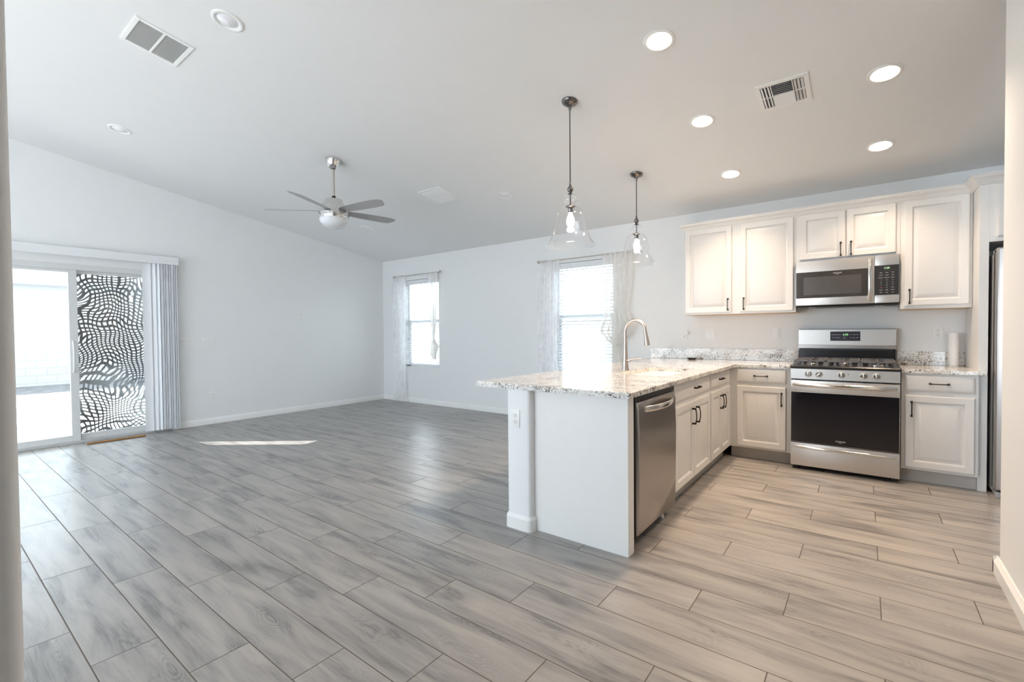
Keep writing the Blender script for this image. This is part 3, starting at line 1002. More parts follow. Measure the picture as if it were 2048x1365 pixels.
# faucet
fc = empty('kitchen_faucet', (-1.085, -1.847, ZCT))
tag(fc, 'tall brushed nickel gooseneck faucet beside the sink', 'faucet')
MB().lathe([(0.031, 0), (0.031, 0.004), (0.028, 0.012), (0.024, 0.05), (0.0195, 0.14), (0.0165, 0.20), (0.0155, 0.24)], 28).build('body', M['nickel'], fc, 50)
pts = [(0, 0, 0.22), (0, 0, 0.30)]
cxr, rr_ = 0.088, 0.088
for k in range(0, 17):
    t_ = R(180 - k * 10)
    pts.append((cxr + rr_ * math.cos(t_), 0, 0.325 + rr_ * 1.08 * math.sin(t_)))
pts.append((0.1775, 0, 0.315))
MB().tube(pts, 0.0135, 16).build('spout', M['nickel'], fc, 50)
MB().tube([(0.176, 0, 0.318), (0.181, 0, 0.292), (0.184, 0, 0.27), (0.190, 0, 0.22), (0.1915, 0, 0.208)], [0.0145, 0.0155, 0.0175, 0.0225, 0.021], 18).build('spray_head', M['nickel'], fc, 50)
g = MB(); g.tube([(0.015, 0, 0.082), (0.045, 0.0, 0.082)], 0.012, 14)
g.tube([(0.035, 0, 0.084), (0.06, 0.0, 0.092), (0.10, 0.0, 0.098), (0.145, 0.0, 0.10)], [0.011, 0.009, 0.0085, 0.006], 12, 0.75)
g.build('lever', M['nickel'], fc, 50)

# ------------------------------------------------------------ range
rg_ = empty('gas_range', (0.001, -0.6988, 0))
tag(rg_, 'stainless steel gas range between the two base cabinets', 'range')
RW = 0.758
RB = 0.6988 - 0.03  # depth to the back
MB().box(0.002, RW - 0.002, 0.004, RB, 0.035, 0.905).build('body', M['dark_side'], rg_)
for sx in (0.04, RW - 0.04):
    for sy in (0.05, RB - 0.05):
        MB().lathe([(0.018, 0), (0.018, 0.035)], 12, (sx, sy, 0)).build('foot', M['black_plastic'], rg_)
# storage drawer
g = MB().box(0, RW, -0.020, 0.004, 0.036, 0.240, 0.004)
sd = g.build('storage_drawer', M['steel'], rg_, 40)
def bow(x0, x1, z, y0_, depth, r, flat, parent, name='handle', zsag=0.0):
    n = 22
    pts, rad = [], []
    for i in range(n + 1):
        t_ = -1 + 2 * i / n
        pts.append(((x0 + x1) / 2 + t_ * (x1 - x0) / 2, y0_ - depth * (1 - abs(t_) ** 2.2), z - zsag * (1 - t_ * t_)))
        rad.append(r * (1 - 0.35 * max(0, abs(t_) - 0.8) / 0.2))
    return MB().tube(pts, rad, 14, flat, up=(0, 0, 1)).build(name, M['handle_steel'], parent, 50)
bow(0.02, RW - 0.02, 0.205, -0.018, 0.028, 0.013, 0.6, sd)
# oven door
g = MB()
g.box(0, RW, -0.024, 0.004, 0.697, 0.800, 0.004)
g.box(0, RW, -0.022, 0.004, 0.246, 0.697, 0.003)
od = g.build('oven_door', M['steel'], rg_, 40)
MB().box(0.004, RW - 0.004, -0.0255, -0.0215, 0.249, 0.694, 0.002).build('door_glass', M['black_glass'], od)
bow(0.018, RW - 0.018, 0.762, -0.022, 0.044, 0.019, 0.6, od)
for i in range(6):
    x_ = 0.03 + i * 0.124
    MB().box(x_, x_ + (0.085 if i in (0, 5) else 0.055), -0.0205, -0.016, 0.7985, 0.8035).build('vent_slot', M['black'], od)
text_mesh('brand_lettering', 'FRIGIDAIRE', 0.014, M['white_print'], od, (RW * 0.485, -0.0262, 0.287), (R(90), 0, 0), 0.0003, sx=1.0)
text_mesh('brand_lettering', 'GALLERY', 0.006, M['white_print'], od, (RW * 0.485, -0.0262, 0.276), (R(90), 0, 0), 0.0002)
# control panel, slightly tilted
g = MB().prism([(-0.020, 0.812), (-0.016, 0.902), (0.03, 0.902), (0.03, 0.812)], 'X', 0, RW)
cp = g.build('control_panel', M['steel'], rg_)
for kx, ang in ((0.134, 0), (0.212, 40), (0.373, 0), (0.523, 0), (0.607, 0)):
    g = MB()
    n = 40
    rings = []
    for r_, h_ in ((0.0265, 0), (0.0265, 0.006), (0.0225, 0.008), (0.0215, 0.026), (0.019, 0.030), (0.001, 0.030)):
        ring = []
        for i in range(n):
            t_ = 2 * math.pi * i / n
            q = r_ * (1 + (0.035 if (i % 2 and 0.006 < h_ < 0.03) else 0))
            ring.append((q * math.cos(t_), -h_, q * math.sin(t_)))
        rings.append(ring)
    g.rings(rings)
    g.box(-0.0045, 0.0045, -0.036, -0.028, -0.019, 0.019, 0.002)
    kb = g.build('knob', M['handle_steel'], cp, 25)
    kb.location = (kx, -0.0178, 0.859)
    kb.rotation_euler = (0, R(ang), 0)
MB().lathe([(0.004, 0), (0.004, 0.003)], 10, (0.42, -0.018, 0.866), 'Y').build('indicator', M['black'], cp)
# cooktop
g = MB().prism([(-0.021, 0.902), (-0.023, 0.922), (-0.018, 0.930), (RB, 0.930), (RB, 0.902)], 'X', -0.001, RW + 0.001)
g.box(-0.012, 0.0, 0.03, RB, 0.9225, 0.926)
g.box(RW, RW + 0.012, 0.03, RB, 0.9225, 0.926)
ck = g.build('cooktop', M['black'], rg_)
for bx, by, br in ((0.15, 0.18, 0.045), (0.15, 0.46, 0.035), (0.38, 0.32, 0.04), (0.61, 0.18, 0.05), (0.61, 0.46, 0.032)):
    g = MB().lathe([(br, 0), (br, 0.012), (br * 0.9, 0.016), (0.001, 0.016)], 24, (bx, by, 0.930))
    bn = g.build('burner', M['burner'], ck, 40)
    MB().lathe([(br * 0.72, 0), (br * 0.72, 0.007), (br * 0.6, 0.011), (0.001, 0.011)], 24, (bx, by, 0.946)).build('burner_cap', M['black'], bn, 40)
for gi in range(3):
    x0_ = 0.022 + gi * 0.240
    x1_ = x0_ + 0.234
    g = MB()
    z0_, z1_ = 0.962, 0.978
    w_ = 0.011
    g.box(x0_, x1_, 0.035, 0.035 + w_, z0_, z1_, 0.002); g.box(x0_, x1_, 0.60, 0.60 + w_, z0_, z1_, 0.002)
    g.box(x0_, x0_ + w_, 0.035, 0.61, z0_, z1_, 0.002); g.box(x1_ - w_, x1_, 0.035, 0.61, z0_, z1_, 0.002)
    g.box(x0_, x1_, 0.318, 0.329, z0_, z1_, 0.002)
    xm = (x0_ + x1_) / 2
    g.box(xm - w_ / 2, xm + w_ / 2, 0.035, 0.12, z0_, z1_, 0.002); g.box(xm - w_ / 2, xm + w_ / 2, 0.24, 0.40, z0_, z1_, 0.002); g.box(xm - w_ / 2, xm + w_ / 2, 0.52, 0.61, z0_, z1_, 0.002)
    for yy in (0.18, 0.46):
        g.box(x0_, x0_ + 0.07, yy - w_ / 2, yy + w_ / 2, z0_, z1_, 0.002); g.box(x1_ - 0.07, x1_, yy - w_ / 2, yy + w_ / 2, z0_, z1_, 0.002)
    for fx in (x0_ + 0.006, xm, x1_ - 0.006):
        for fy in (0.040, 0.323, 0.605):
            g.rings([[(fx + a_ * 0.010, fy + b_ * 0.008, 0.930) for a_, b_ in ((-1, -1), (1, -1), (1, 1), (-1, 1))],
                     [(fx + a_ * 0.006, fy + b_ * 0.005, 0.965) for a_, b_ in ((-1, -1), (1, -1), (1, 1), (-1, 1))]])
    # continuous front skirt lugs seen as a row of trapezoids
    for j in range(5):
        fx = x0_ + 0.006 + j * (0.222 / 4)
        g.rings([[(fx - 0.013, 0.034, 0.931), (fx + 0.013, 0.034, 0.931), (fx + 0.013, 0.046, 0.931), (fx - 0.013, 0.046, 0.931)],
                 [(fx - 0.006, 0.034, 0.966), (fx + 0.006, 0.034, 0.966), (fx + 0.006, 0.046, 0.966), (fx - 0.006, 0.046, 0.966)]])
    g.build('grate', M['iron'], ck, 30)
# backguard
YBG = 0.6988 - 0.0802
g = MB().prism([(YBG, 1.098), (YBG + 0.004, 1.2475), (0.68, 1.2475), (0.68, 1.098)], 'X', 0, RW)
bg_ = g.build('backguard', M['steel'], rg_)
MB().box(0, RW, YBG - 0.012, 0.68, 1.062, 1.0975, 0.003).build('ledge', M['steel_y'], bg_)
MB().box(0.0, RW, YBG - 0.016, 0.679, 1.2475, 1.2505).build('top_lip', M['dark_side'], bg_)
MB().box(0.004, RW - 0.004, YBG + 0.006, 0.68, 0.93, 1.0615).build('splash_panel', M['black'], bg_)
MB().box(0.026, RW - 0.026, YBG - 0.004, YBG + 0.01, 1.046, 1.0615).build('exhaust_slot', M['black_plastic'], bg_)
dp = MB().box(0.262, 0.497, YBG - 0.003, YBG + 0.006, 1.137, 1.228, 0.003).build('display', M['display'], bg_)
text_mesh('clock_digits', '4:39', 0.026, M['green_led'], dp, (0.382, YBG - 0.0036, 1.196), (R(90), 0, 0), 0.0002)
for i, (x_, w__, t_) in enumerate(((0.284, .014, 'BAKE'), (0.308, .014, 'BROIL'), (0.332, .014, 'CLEAN'), (0.424, .012, 'UP'), (0.447, .016, 'TIMER'), (0.473, .014, 'START'))):
    text_mesh('button_label', t_, 0.0085, M['white_print'], dp, (x_, YBG - 0.0036, 1.197), (R(90), 0, 0), 0.0002)
for i, (x_, t_) in enumerate(((0.284, 'ON'), (0.308, 'WARM'), (0.332, 'DELAY'), (0.424, 'DN'), (0.447, 'LIGHT'), (0.473, 'OFF'))):
    text_mesh('button_label', t_, 0.0085, M['white_print'], dp, (x_, YBG - 0.0036, 1.168), (R(90), 0, 0), 0.0002)
text_mesh('button_label', 'oven', 0.008, M['white_print'], dp, (0.372, YBG - 0.0036, 1.174), (R(90), 0, 0), 0.0002)
text_mesh('button_label', 'timer on', 0.008, M['white_print'], dp, (0.378, YBG - 0.0036, 1.163), (R(90), 0, 0), 0.0002)

# ------------------------------------------------------------ microwave
mw = empty('microwave', (0.004, -0.3441, 1.4776))
tag(mw, 'stainless steel microwave mounted above the range', 'microwave')
MWW, MH = 0.762, 0.4150
MB().box(0.002, MWW - 0.002, 0.002, 0.338, 0.012, MH - 0.002).build('case', M['dark_side'], mw)
g = MB().box(0, 0.592, -0.020, 0.002, 0.0, MH, 0.003)
md = g.build('door', M['steel'], mw, 40)
MB().box(0.002, 0.556, -0.0225, -0.0195, 0.067, 0.312, 0.001).build('door_glass', M['mw_glass'], md)
MB().box(0.062, 0.500, -0.0232, -0.0222, 0.095, 0.262, 0.0004).build('window_mesh', M['mw_mesh'], md)
text_mesh('brand_lettering', 'FRIGIDAIRE', 0.013, M['white_print'], md, (0.325, -0.0232, 0.288), (R(90), 0, 0), 0.0003)
text_mesh('brand_lettering', 'GALLERY', 0.006, M['white_print'], md, (0.325, -0.0232, 0.276), (R(90), 0, 0), 0.0002)
n = 18
pts = []
for i in range(n + 1):
    t_ = -1 + 2 * i / n
    pts.append((0.562, -0.022 - 0.034 * (1 - abs(t_) ** 2.4), 0.205 + t_ * 0.183))
MB().tube(pts, 0.017, 14, 0.55, up=(1, 0, 0)).build('handle', M['handle_steel'], md, 50)
g = MB(); g.box(0.594, MWW, -0.020, 0.002, 0.0, 0.068, 0.002); g.box(0.594, MWW, -0.020, 0.002, 0.326, MH, 0.002); g.box(0.594, MWW, -0.012, 0.002, 0.068, 0.326)
mc = g.build('control_frame', M['steel'], mw, 40)
kp = MB().box(0.594, MWW - 0.004, -0.0215, -0.012, 0.068, 0.326, 0.001).build('keypad', M['black_plastic'], mc)
text_mesh('clock_digits', '7:39', 0.022, M['green_led'], kp, (0.676, -0.022, 0.300), (R(90), 0, 0), 0.0002)
keys = [('Bake', 'Auto', 'Melt'), ('Potato', 'Cook', 'Soft'), ('Popcorn', 'Defrost', 'Power'), ('1', '2', '3'), ('4', '5', '6'), ('7', '8', '9'), ('Stop', '0', 'Start'), ('Timer', 'Light', 'Clock'), ('Off', 'Fan', 'On')]
for ri, row in enumerate(keys):
    for ci, t_ in enumerate(row):
        text_mesh('key_label', t_, 0.0115 if len(t_) == 1 else 0.0095, M['red_print'] if t_ == 'Stop' else M['white_print'], kp,
                  (0.637 + ci * 0.040, -0.022, 0.262 - ri * 0.0215), (R(90), 0, 0), 0.0002)
g = MB(); g.prism([(-0.012, 0.0), (0.0, -0.020), (0.30, -0.020), (0.33, 0.0)], 'X', 0.01, MWW - 0.01)
g.build('vent_tray', M['black_plastic'], mw)
for x_ in (0.10, 0.60):
    MB().box(x_, x_ + 0.06, 0.01, 0.07, -0.024, -0.0195, 0.001).build('task_lamp_lens', M['handle_steel'], mw)

# ------------------------------------------------------------ upper cabinets
ZU0, ZU1, YU = 1.4176, 2.345, -0.3213
def upper(label, x0, x1, z0, doors, name='wall_cabinet'):
    r = empty(name, (x0, YU, z0))
    tag(r, label, 'cabinet')
    MB().box(0, x1 - x0, 0, -YU, 0.002, ZU1 - z0, 0.001).build('carcass', M['cabinet'], r)
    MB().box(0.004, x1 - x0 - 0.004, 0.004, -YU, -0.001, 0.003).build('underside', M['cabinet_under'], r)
    for (a, c, zb, hx, hz, hl) in doors:
        d = door_bm(a - x0, c - x0, zb - z0, 2.335 - z0, 'raised').build('door', M['cabinet'], r, 25)
        pull(d, hx - x0, hz - z0, hl, True, -DT)
    return r
upper('tall double-door white wall cabinet left of the microwave', -1.051, -0.001, ZU0,
      [(-1.040, -0.570, 1.437, -0.605, 1.520, 0.125), (-0.490, -0.020, 1.437, -0.455, 1.520, 0.125)])
upper('short double-door white wall cabinet directly above the microwave', 0.0, 0.770, 1.8950,
      [(0.032, 0.386, 1.912, 0.352, 1.985, 0.125), (0.394, 0.742, 1.912, 0.428, 1.985, 0.125)])
upper('single-door white wall cabinet right of the microwave', 0.771, 1.2185, ZU0,
      [(0.797, 1.200, 1.446, 0.832, 1.525, 0.125)])
# crown moulding over the uppers, then stepping forward over the refrigerator cabinet
YTF = -0.5815
cprof = [(0.0, 0.0), (0.006, 0.0), (0.010, 0.010), (0.016, 0.014), (0.022, 0.030), (0.036, 0.046), (0.044, 0.050), (0.048, 0.062), (0.052, 0.064), (0.052, 0.074), (0.0, 0.074)]
path = [(-1.051, 0.0), (-1.051, YU), (1.2194, YU), (1.2194, YTF), (2.20, YTF)]
ZCR = 2.333
cr = MB()
rings = []
for i, p in enumerate(path):
    a = Vector(path[max(i - 1, 0)]); c = Vector(p); e = Vector(path[min(i + 1, len(path) - 1)])
    d1 = (c - a).normalized() if i > 0 else (e - c).normalized()
    d2 = (e - c).normalized() if i < len(path) - 1 else d1
    n1, n2 = Vector((d1.y, -d1.x)), Vector((d2.y, -d2.x))
    mm = n1 + n2
    mm = mm / mm.dot(n1)
    rings.append([(c.x + mm.x * q[0] - 0.55, c.y + mm.y * q[0] + 0.3, q[1]) for q in cprof])
cr.rings(rings)
cm = cr.build('crown_molding', M['cabinet'], None, 25, (0.55, -0.3, ZCR))
tag(cm, 'white crown molding running along the top of the wall cabinets', 'molding')
# refrigerator surround
rs_ = empty('refrigerator_surround', (1.2194, YTF, 0))
tag(rs_, 'tall white cabinet surround framing the refrigerator', 'cabinet')
MB().box(0.001, 0.053, 0, 0.58, 0, ZU1 - 0.013, 0.001).build('side_panel', M['cabinet'], rs_)
MB().box(0.053, 0.98, 0.0, 0.58, 1.898, ZU1 - 0.013, 0.001).build('carcass', M['cabinet'], rs_)
d = door_bm(0.094, 0.51, 1.932, 2.325, 'raised').build('door', M['cabinet'], rs_, 25); pull(d, 0.475, 2.0, 0.125, True, -DT)
d = door_bm(0.516, 0.93, 1.932, 2.325, 'raised').build('door', M['cabinet'], rs_, 25); pull(d, 0.55, 2.0, 0.125, True, -DT)
MB().box(0.93, 0.98, 0, 0.58, 0, 1.898, 0.001).build('side_panel', M['cabinet'], rs_)
# refrigerator
fg = empty('refrigerator', (1.292, -0.62, 0))
tag(fg, 'stainless steel refrigerator half hidden behind the right wall', 'refrigerator')
MB().box(0.0, 0.84, 0.0, 0.58, 0.03, 1.80, 0.004).build('body', M['fridge_side'], fg)
for a_, c_ in ((0.0, 0.417), (0.423, 0.84)):
    d = MB().box(a_, c_, -0.115, -0.012, 0.06, 1.835, 0.012, 3).build('door', M['steel_y'], fg, 40)
    hx = c_ - 0.04 if a_ == 0 else a_ + 0.04
    MB().tube([(hx, -0.115, 0.7), (hx, -0.155, 0.73), (hx, -0.16, 1.1), (hx, -0.155, 1.47), (hx, -0.115, 1.5)], 0.012, 12).build('handle', M['handle_steel'], d, 40)
    MB().box((a_ if a_ == 0 else c_ - 0.06) + 0.0, (a_ if a_ == 0 else c_ - 0.06) + 0.06, -0.08, 0.02, 1.80, 1.825, 0.004).build('hinge_cover', M['fridge_side'], fg)
MB().box(0.0, 0.84, -0.012, 0.0, 0.06, 1.80).build('door_gasket', M['dark_side'], fg)
MB().box(0.005, 0.835, -0.10, 0.0, 0.0, 0.045, 0.008).build('base_grille', M['fridge_side'], fg)

# ------------------------------------------------------------ pendants
def pendant(x, y, label):
    zt_ = zc(y)
    r = empty('pendant_light', (x, y, zt_))
    tag(r, label, 'pendant light', 'pendants over the peninsula')
    g = MB().lathe([(0.0605, 0.012), (0.0605, -0.006), (0.056, -0.014), (0.040, -0.026), (0.022, -0.034), (0.016, -0.040)], 32)
    cn = g.build('canopy', M['dark_nickel'], r, 40)
    cn.rotation_euler = (SLOPE, 0, 0)
    MB().lathe([(0.014, -0.034), (0.012, -0.050), (0.008, -0.07), (0.0045, -0.082)], 18).build('canopy_stem', M['dark_nickel'], r, 40)
    z_ball = 2.330 - zt_
    MB().tube([(0, 0, -0.075), (0.0, 0, (z_ball - 0.075) * 0.5), (0, 0, z_ball + 0.03)], 0.0042, 10).build('cord', M['cord'], r, 40)
    g = MB().lathe([(0.004, 0.058), (0.007, 0.05), (0.009, 0.026), (0.013, 0.022), (0.021, 0.010), (0.023, 0.0), (0.020, -0.012), (0.012, -0.021), (0.011, -0.026), (0.020, -0.034), (0.023, -0.038), (0.012, -0.04)], 24, (0, 0, z_ball))
    g.build('ball_finial', M['dark_nickel'], r, 40)
    # glass shade: neck bulb then bell
    zb = 1.900 - zt_
    prof = [(0.190, 0.0), (0.192, 0.003), (0.180, 0.018), (0.160, 0.045), (0.140, 0.085), (0.126, 0.135), (0.118, 0.190), (0.108, 0.235),
            (0.088, 0.275), (0.058, 0.300), (0.040, 0.310), (0.040, 0.318), (0.051, 0.335), (0.054, 0.355), (0.050, 0.375), (0.036, 0.390), (0.020, 0.395)]
    g = MB()
    g.lathe(prof, 48, (0, 0, zb), 'Z', False, False)
    gs = g.build('glass_shade', M['pend_glass'], r, 60)
    md_ = gs.modifiers.new('thickness', 'SOLIDIFY')
    md_.thickness = 0.003
    MB().tube([(0, 0, z_ball - 0.035), (0, 0, zb + 0.30)], 0.004, 10).build('rod', M['cord'], r, 40)
    MB().lathe([(0.012, 0.012), (0.036, 0.006), (0.038, 0.0), (0.030, -0.006), (0.018, -0.010), (0.0185, -0.040), (0.015, -0.045)], 24, (0, 0, zb + 0.300)).build('socket', M['dark_nickel'], r, 40)
    bl = MB().lathe([(0.012, 0.0), (0.014, -0.012), (0.026, -0.040), (0.031, -0.065), (0.028, -0.088), (0.016, -0.106), (0.001, -0.111)], 24, (0, 0, zb + 0.256)).build('bulb', M['bulb'], r, 60)
    ld = bpy.data.lights.new('bulb_light', 'POINT')
    ld.energy = 3.0
    ld.color = (1.0, 0.82, 0.62)
    ld.shadow_soft_size = 0.03
    lo = bpy.data.objects.new('bulb_light', ld)
    COL.objects.link(lo)
    lo.parent = r
    lo.location = (0, 0, zb + 0.13)
    return r
pendant(-1.2568, -2.457, 'clear glass bell pendant hanging over the near end of the peninsula')
pendant(-1.2568, -1.170, 'clear glass bell pendant hanging nearer the window above the faucet')

# ------------------------------------------------------------ recessed downlights
def downlight(x, y, label, lit, group):
    r = empty('recessed_downlight', (x, y, zc(y)), 0, SLOPE)
    tag(r, label, 'ceiling light', group)
    g = MB().lathe([(0.094, 0.004), (0.094, -0.003), (0.088, -0.007), (0.078, -0.009), (0.070, -0.005), (0.064, 0.002)], 40, cap0=False, cap1=False)
    g.build('trim_ring', M['plastic'], r, 50)
    if lit:
        MB().lathe([(0.0665, 0.0), (0.05, -0.004), (0.001, -0.006)], 36, cap0=False).build('lens', M['can_on'], r, 50)
        ld = bpy.data.lights.new('downlight_lamp', 'AREA')
        ld.shape = 'DISK'
        ld.size = 0.12
        ld.energy = CAN_POWER
        ld.color = CAN_COL
        ld.spread = R(112)
        lo = bpy.data.objects.new('downlight_lamp', ld)
        COL.objects.link(lo)
        lo.parent = r
        lo.location = (0, 0, -0.012)
    else:
        MB().lathe([(0.064, 0.002), (0.052, -0.003), (0.030, -0.010), (0.001, -0.013)], 36, cap0=False).build('lens', M['lens_off'], r, 60)
    return r
for i, (x, y, lb) in enumerate(((-0.485, -2.703, 'lit round recessed light nearest the camera in the kitchen ceiling, left row'),
                (-0.485, -1.752, 'lit round recessed light in the middle of the left kitchen row'),
                (-0.485, -0.788, 'lit round recessed light in the left kitchen row, closest to the cabinets'),
                (0.622, -1.735, 'lit round recessed light in the right kitchen row, farther from the cabinets'),
                (0.622, -0.765, 'lit round recessed light in the right kitchen row, just above the cabinets'))):
    downlight(x, y, lb, True, 'lit kitchen recessed lights')
for x, y, lb in ((-2.755, -4.235, 'unlit round recessed light beside the return air grille'),
                 (-5.296, -4.214, 'unlit round recessed light above the sliding patio door'),
                 (-2.750, -1.359, 'unlit round recessed light between the square vent and the pendants'),
                 (-5.360, -1.348, 'unlit round recessed light beyond the ceiling fan blades')):
    downlight(x, y, lb, False, 'unlit living room recessed lights')

# ------------------------------------------------------------ ceiling vents
def vent_empty(x, y, label, name, rz=0.0):
    r = empty(name, (x, y, zc(y)), 0, SLOPE)
    tag(r, label, 'air vent')
    return r
def frame_bm(hx, hy, w, z=-0.008):
    g = MB()
    g.box(-hx, hx, -hy, -hy + w, z, 0.001, 0.002); g.box(-hx, hx, hy - w, hy, z, 0.001, 0.002)
    g.box(-hx, -hx + w, -hy + w, hy - w, z, 0.001, 0.002); g.box(hx - w, hx, -hy + w, hy - w, z, 0.001, 0.002)
    return g
r = vent_empty(-3.435, -4.421, 'white return air grille with two grey louvered halves near the top left', 'return_air_grille')
g = frame_bm(0.185, 0.168, 0.026)
g.box(-0.16, 0.16, -0.007, 0.007, -0.007, 0.0, 0.001)
g.build('grille_frame', M['plastic'], r)
for s_ in (-1, 1):
    ya, yb = (0.008, 0.142) if s_ > 0 else (-0.142, -0.008)
    MB().box(-0.158, 0.158, ya, yb, -0.0015, 0.0).build('filter', M['grille_grey'], r)
    g = MB()
    k = 0
    x_ = -0.155
    while x_ < 0.155:
        g.rings([[(x_, y_, -0.0015), (x_ + 0.0014, y_, -0.0015), (x_ + 0.005, y_, -0.006), (x_ + 0.0036, y_, -0.006)] for y_ in (ya, yb)])
        x_ += 0.0085
    g.build('louvers', M['plastic'], r)
r = vent_empty(-3.46, -1.690, 'white square ceiling vent to the right of the fan', 'supply_vent')
g = frame_bm(0.178, 0.178, 0.024)
g.box(-0.155, 0.155, -0.004, 0.004, -0.012, 0.0)
g.build('vent_frame', M['plastic'], r)
for s_ in (-1, 1):
    g = MB()
    for k in range(9):
        y_ = s_ * (0.018 + k * 0.0155)
        g.rings([[(x_, y_, -0.001), (x_, y_ + 0.001, -0.001), (x_, y_ + 0.011, -0.011), (x_, y_ + 0.010, -0.011)] for x_ in (-0.155, 0.155)])
    g.build('louvers', M['plastic'], r)
MB().box(-0.155, 0.155, -0.155, 0.155, -0.0005, 0.0).build('duct_backing', M['fridge_side'], r)
r = vent_empty(0.072, -1.822, 'white four-way register with dark slots between the kitchen lights', 'supply_register')
frame_bm(0.158, 0.158, 0.030).build('register_frame', M['plastic'], r)
MB().box(-0.13, 0.13, -0.13, 0.13, -0.001, 0.0).build('duct_backing', M['slot'], r)
def lou(axis, a0, a1, c0, c1, n_, sgn):
    g = MB()
    for k in range(n_):
        c = c0 + (c1 - c0) * (k + 0.5) / n_
        w = (c1 - c0) / n_ * 0.62
        if axis == 'X':   # slat runs along x, stacked in y
            g.rings([[(q, c - w / 2, -0.002 if sgn > 0 else -0.011), (q, c + w / 2, -0.011 if sgn > 0 else -0.002), (q, c + w / 2, -0.0125 if sgn > 0 else -0.0035), (q, c - w / 2, -0.0035 if sgn > 0 else -0.0125)] for q in (a0, a1)])
        else:
            g.rings([[(c - w / 2, q, -0.002 if sgn > 0 else -0.011), (c + w / 2, q, -0.011 if sgn > 0 else -0.002), (c + w / 2, q, -0.0125 if sgn > 0 else -0.0035), (c - w / 2, q, -0.0035 if sgn > 0 else -0.0125)] for q in (a0, a1)])
    g.build('louvers', M['plastic'], r)
lou('Y', 0.004, 0.125, -0.128, -0.068, 3, 1); lou('Y', -0.125, -0.004, -0.128, -0.068, 3, 1)
lou('Y', 0.004, 0.125, 0.068, 0.128, 3, -1); lou('Y', -0.125, -0.004, 0.068, 0.128, 3, -1)
lou('X', -0.060, 0.060, 0.004, 0.125, 6, 1); lou('X', -0.060, 0.060, -0.125, -0.004, 6, -1)
g = MB(); g.box(-0.066, -0.061, -0.13, 0.13, -0.010, 0); g.box(0.061, 0.066, -0.13, 0.13, -0.010, 0); g.box(-0.13, 0.13, -0.003, 0.003, -0.010, 0)
g.build('divider', M['plastic'], r)

# ------------------------------------------------------------ ceiling fan
FX, FY = -3.855, -2.814
fz = zc(FY)
fan = empty('ceiling_fan', (FX, FY, fz))
tag(fan, 'five-blade brushed nickel ceiling fan with a frosted light bowl', 'ceiling fan')
cn = MB().lathe([(0.078, 0.012), (0.080, -0.004), (0.076, -0.018), (0.066, -0.05), (0.050, -0.078), (0.036, -0.090), (0.022, -0.094)], 36).build('canopy', M['fan_nickel'], fan, 40)
cn.rotation_euler = (SLOPE * 0.9, 0, 0)
MB().lathe([(0.030, -0.078), (0.026, -0.094), (0.014, -0.100)], 20).build('hanger_ball', M['dark_nickel'], fan, 40)
zm = 2.655 - fz
MB().tube([(0, 0, -0.08), (0, 0, zm)], 0.0125, 16).build('downrod', M['nickel'], fan, 40)
MB().lathe([(0.016, 0.022), (0.022, 0.010), (0.022, 0.0), (0.014, -0.008)], 20, (0, 0, zm)).build('collar', M['black_plastic'], fan, 40)
MB().lathe([(0.020, -0.002), (0.055, -0.006), (0.085, -0.020), (0.092, -0.045), (0.096, -0.055), (0.118, -0.080), (0.132, -0.120), (0.138, -0.150), (0.149, -0.162), (0.152, -0.205), (0.148, -0.215)], 40, (0, 0, zm)).build('motor_housing', M['fan_nickel'], fan, 35)
MB().lathe([(0.144, -0.213), (0.143, -0.232), (0.132, -0.262), (0.104, -0.290), (0.062, -0.308), (0.001, -0.315)], 40, (0, 0, zm)).build('light_bowl', M['frost'], fan, 60)
zb = 2.52 - fz
for k in range(5):
    a = R(8.5 + 72 * k)
    g = MB()
    L0, L1 = 0.10, 0.690
    secs = [(0.10, 0.040, 0), (0.15, 0.050, 0), (0.22, 0.058, 0), (0.35, 0.066, 0), (0.50, 0.070, 0), (0.60, 0.070, 0), (0.640, 0.062, 0), (0.668, 0.045, -0.01), (0.685, 0.016, -0.02)]
    rings = []
    pit = R(-13)
    for L, w, s_ in secs:
        ring = []
        for v, th in ((-w, 0.0), (-w * 0.5, 0.003), (0, 0.0035), (w * 0.5, 0.003), (w, 0.0), (w * 0.5, -0.002), (0, -0.0025), (-w * 0.5, -0.002)):
            v = v + s_
            ring.append((L, v * math.cos(pit) - th * math.sin(pit), v * math.sin(pit) + th * math.cos(pit)))
        rings.append(ring)
    g.rings(rings)
    bl = g.build('blade', M['blade'], fan, 50)
    bl.location = (0, 0, zb)
    bl.rotation_euler = (0, 0, a)

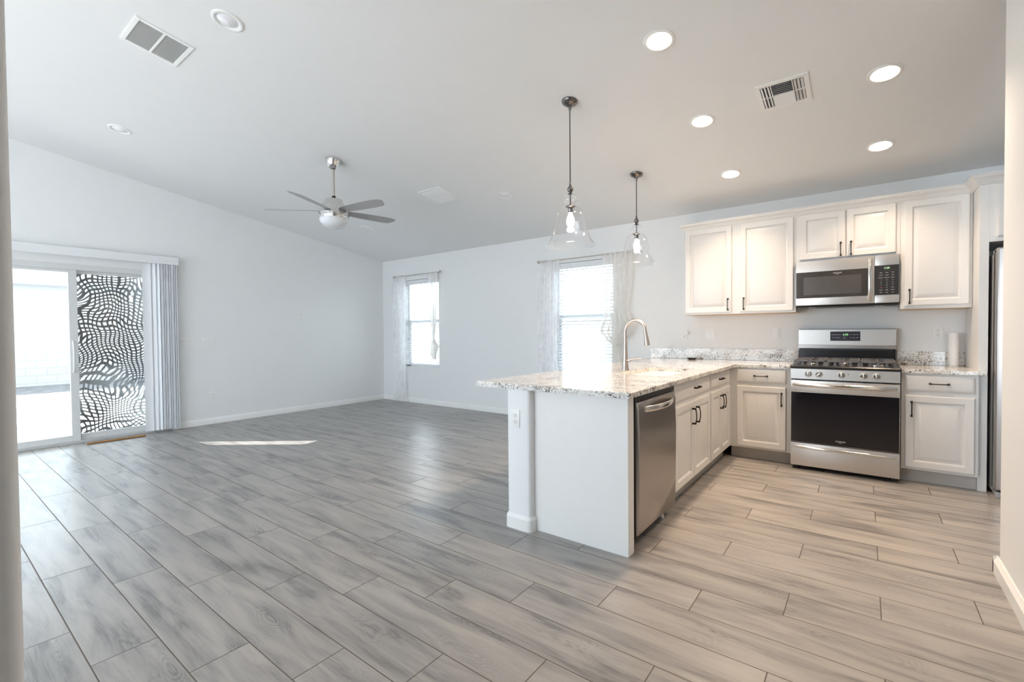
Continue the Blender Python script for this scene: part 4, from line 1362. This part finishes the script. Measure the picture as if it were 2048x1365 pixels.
# ------------------------------------------------------------ outlets and switches
def plate(kind, loc, rz, label, gangs=1, group=None, cat='outlet'):
    """faces local -y"""
    nm = {'outlet': 'wall_outlet', 'switch': 'light_switch', 'decora': 'light_switch', 'thermo': 'wall_sensor'}[kind]
    r = empty(nm, loc, rz)
    tag(r, label, cat, group)
    w = 0.035 + 0.023 * (gangs - 1)
    MB().box(-w, w, -0.005, 0.0, -0.0575, 0.0575, 0.0025).build('cover_plate', M['plastic'], r, 40)
    for i in range(gangs):
        cx = (i - (gangs - 1) / 2) * 0.046
        if kind == 'outlet':
            for s_ in (-1, 1):
                f_ = MB().lathe([(0.0165, 0), (0.0165, -0.0022), (0.0155, -0.003), (0.001, -0.003)], 20, (cx, -0.004, s_ * 0.0195), 'Y').build('receptacle', M['plastic'], r, 40)
                g = MB(); g.box(cx - 0.0075, cx - 0.0055, -0.0075, -0.0065, s_ * 0.0195 - 0.001, s_ * 0.0195 + 0.008); g.box(cx + 0.0055, cx + 0.0075, -0.0075, -0.0065, s_ * 0.0195 - 0.001, s_ * 0.0195 + 0.008)
                g.box(cx - 0.002, cx + 0.002, -0.0075, -0.0065, s_ * 0.0195 - 0.010, s_ * 0.0195 - 0.006)
                g.build('slots', M['slot'], f_)
        elif kind == 'switch':
            MB().box(cx - 0.005, cx + 0.005, -0.015, -0.004, -0.004, 0.012, 0.0015).build('toggle', M['plastic'], r)
        elif kind == 'decora':
            MB().box(cx - 0.0165, cx + 0.0165, -0.009, -0.004, -0.033, 0.033, 0.002).build('rocker', M['plastic'], r)
    return r
plate('outlet', (-1.235, PY - 0.0005, 0.703), 0, 'white duplex outlet on the end of the low peninsula wall')
plate('outlet', (-1.150, -0.0005, 1.203), 0, 'white outlet with a plug, leftmost above the granite backsplash')
plate('decora', (-0.855, -0.0005, 1.212), 0, 'wide white switch plate second from the left above the backsplash', 2, None, 'switch')
plate('decora', (-0.205, -0.0005, 1.211), 0, 'single white switch plate just left of the range', 1, None, 'switch')
plate('outlet', (1.045, -0.0005, 1.213), 0, 'white duplex outlet right of the range near the paper towel roll', 1)
plate('switch', (XL + 0.0005, -3.22, 1.160), R(90), 'double switch plate on the left wall, nearer the vertical blind', 3, None, 'switch')
plate('switch', (XL + 0.0005, -2.97, 1.153), R(90), 'double switch plate on the left wall, farther from the vertical blind', 3, None, 'switch')
plate('outlet', (XL + 0.0005, -2.93, 0.40), R(90), 'low white outlet on the left wall above the floor')
r = empty('wall_jack', (XL + 0.0005, -1.60, 1.563), R(90))
tag(r, 'small white cable plate high on the left wall', 'wall plate')
MB().box(-0.022, 0.022, -0.005, 0, -0.04, 0.04, 0.002).build('cover_plate', M['plastic'], r)
MB().lathe([(0.005, 0), (0.005, -0.008)], 10, (0.0, -0.004, 0.0), 'Y').build('connector', M['nickel'], r)
# plug with cord in the leftmost outlet
r = empty('plug_adapter', (-1.118, -0.012, 1.225))
tag(r, 'small white plug with a thin cord in the leftmost kitchen outlet', 'plug')
MB().box(-0.020, 0.020, -0.035, 0.0, -0.016, 0.014, 0.004).build('plug_body', M['plastic'], r)
MB().tube([(-0.0, -0.03, -0.012), (-0.04, -0.03, -0.06), (-0.13, -0.02, -0.11), (-0.23, -0.012, -0.17), (-0.30, -0.01, -0.182)], 0.0025, 8).build('cord', M['plastic'], r, 40)

# ------------------------------------------------------------ small things on the counters
o = MB()
o.lathe([(0.030, 0.0), (0.036, 0.001), (0.052, 0.016), (0.054, 0.020), (0.050, 0.020), (0.034, 0.006), (0.001, 0.005)], 28)
o = o.build('soap_dish', M['dish'], None, 40, (-1.02, -0.165, ZCT))
tag(o, 'small dark brown dish on the granite counter near the backsplash', 'dish')
pt = empty('paper_towel_roll', (1.135, -0.10, ZCT))
tag(pt, 'white paper towel roll standing right of the range', 'paper towels')
MB().lathe([(0.019, 0.0), (0.033, 0.0), (0.0345, 0.003), (0.0345, 0.285), (0.033, 0.288), (0.019, 0.288)], 36, cap0=False, cap1=False).build('paper', M['paper'], pt, 40)
MB().lathe([(0.019, 0.0), (0.019, 0.288), (0.0175, 0.288), (0.0175, 0.0)], 24, cap0=False, cap1=False).build('core', M['card'], pt, 40)
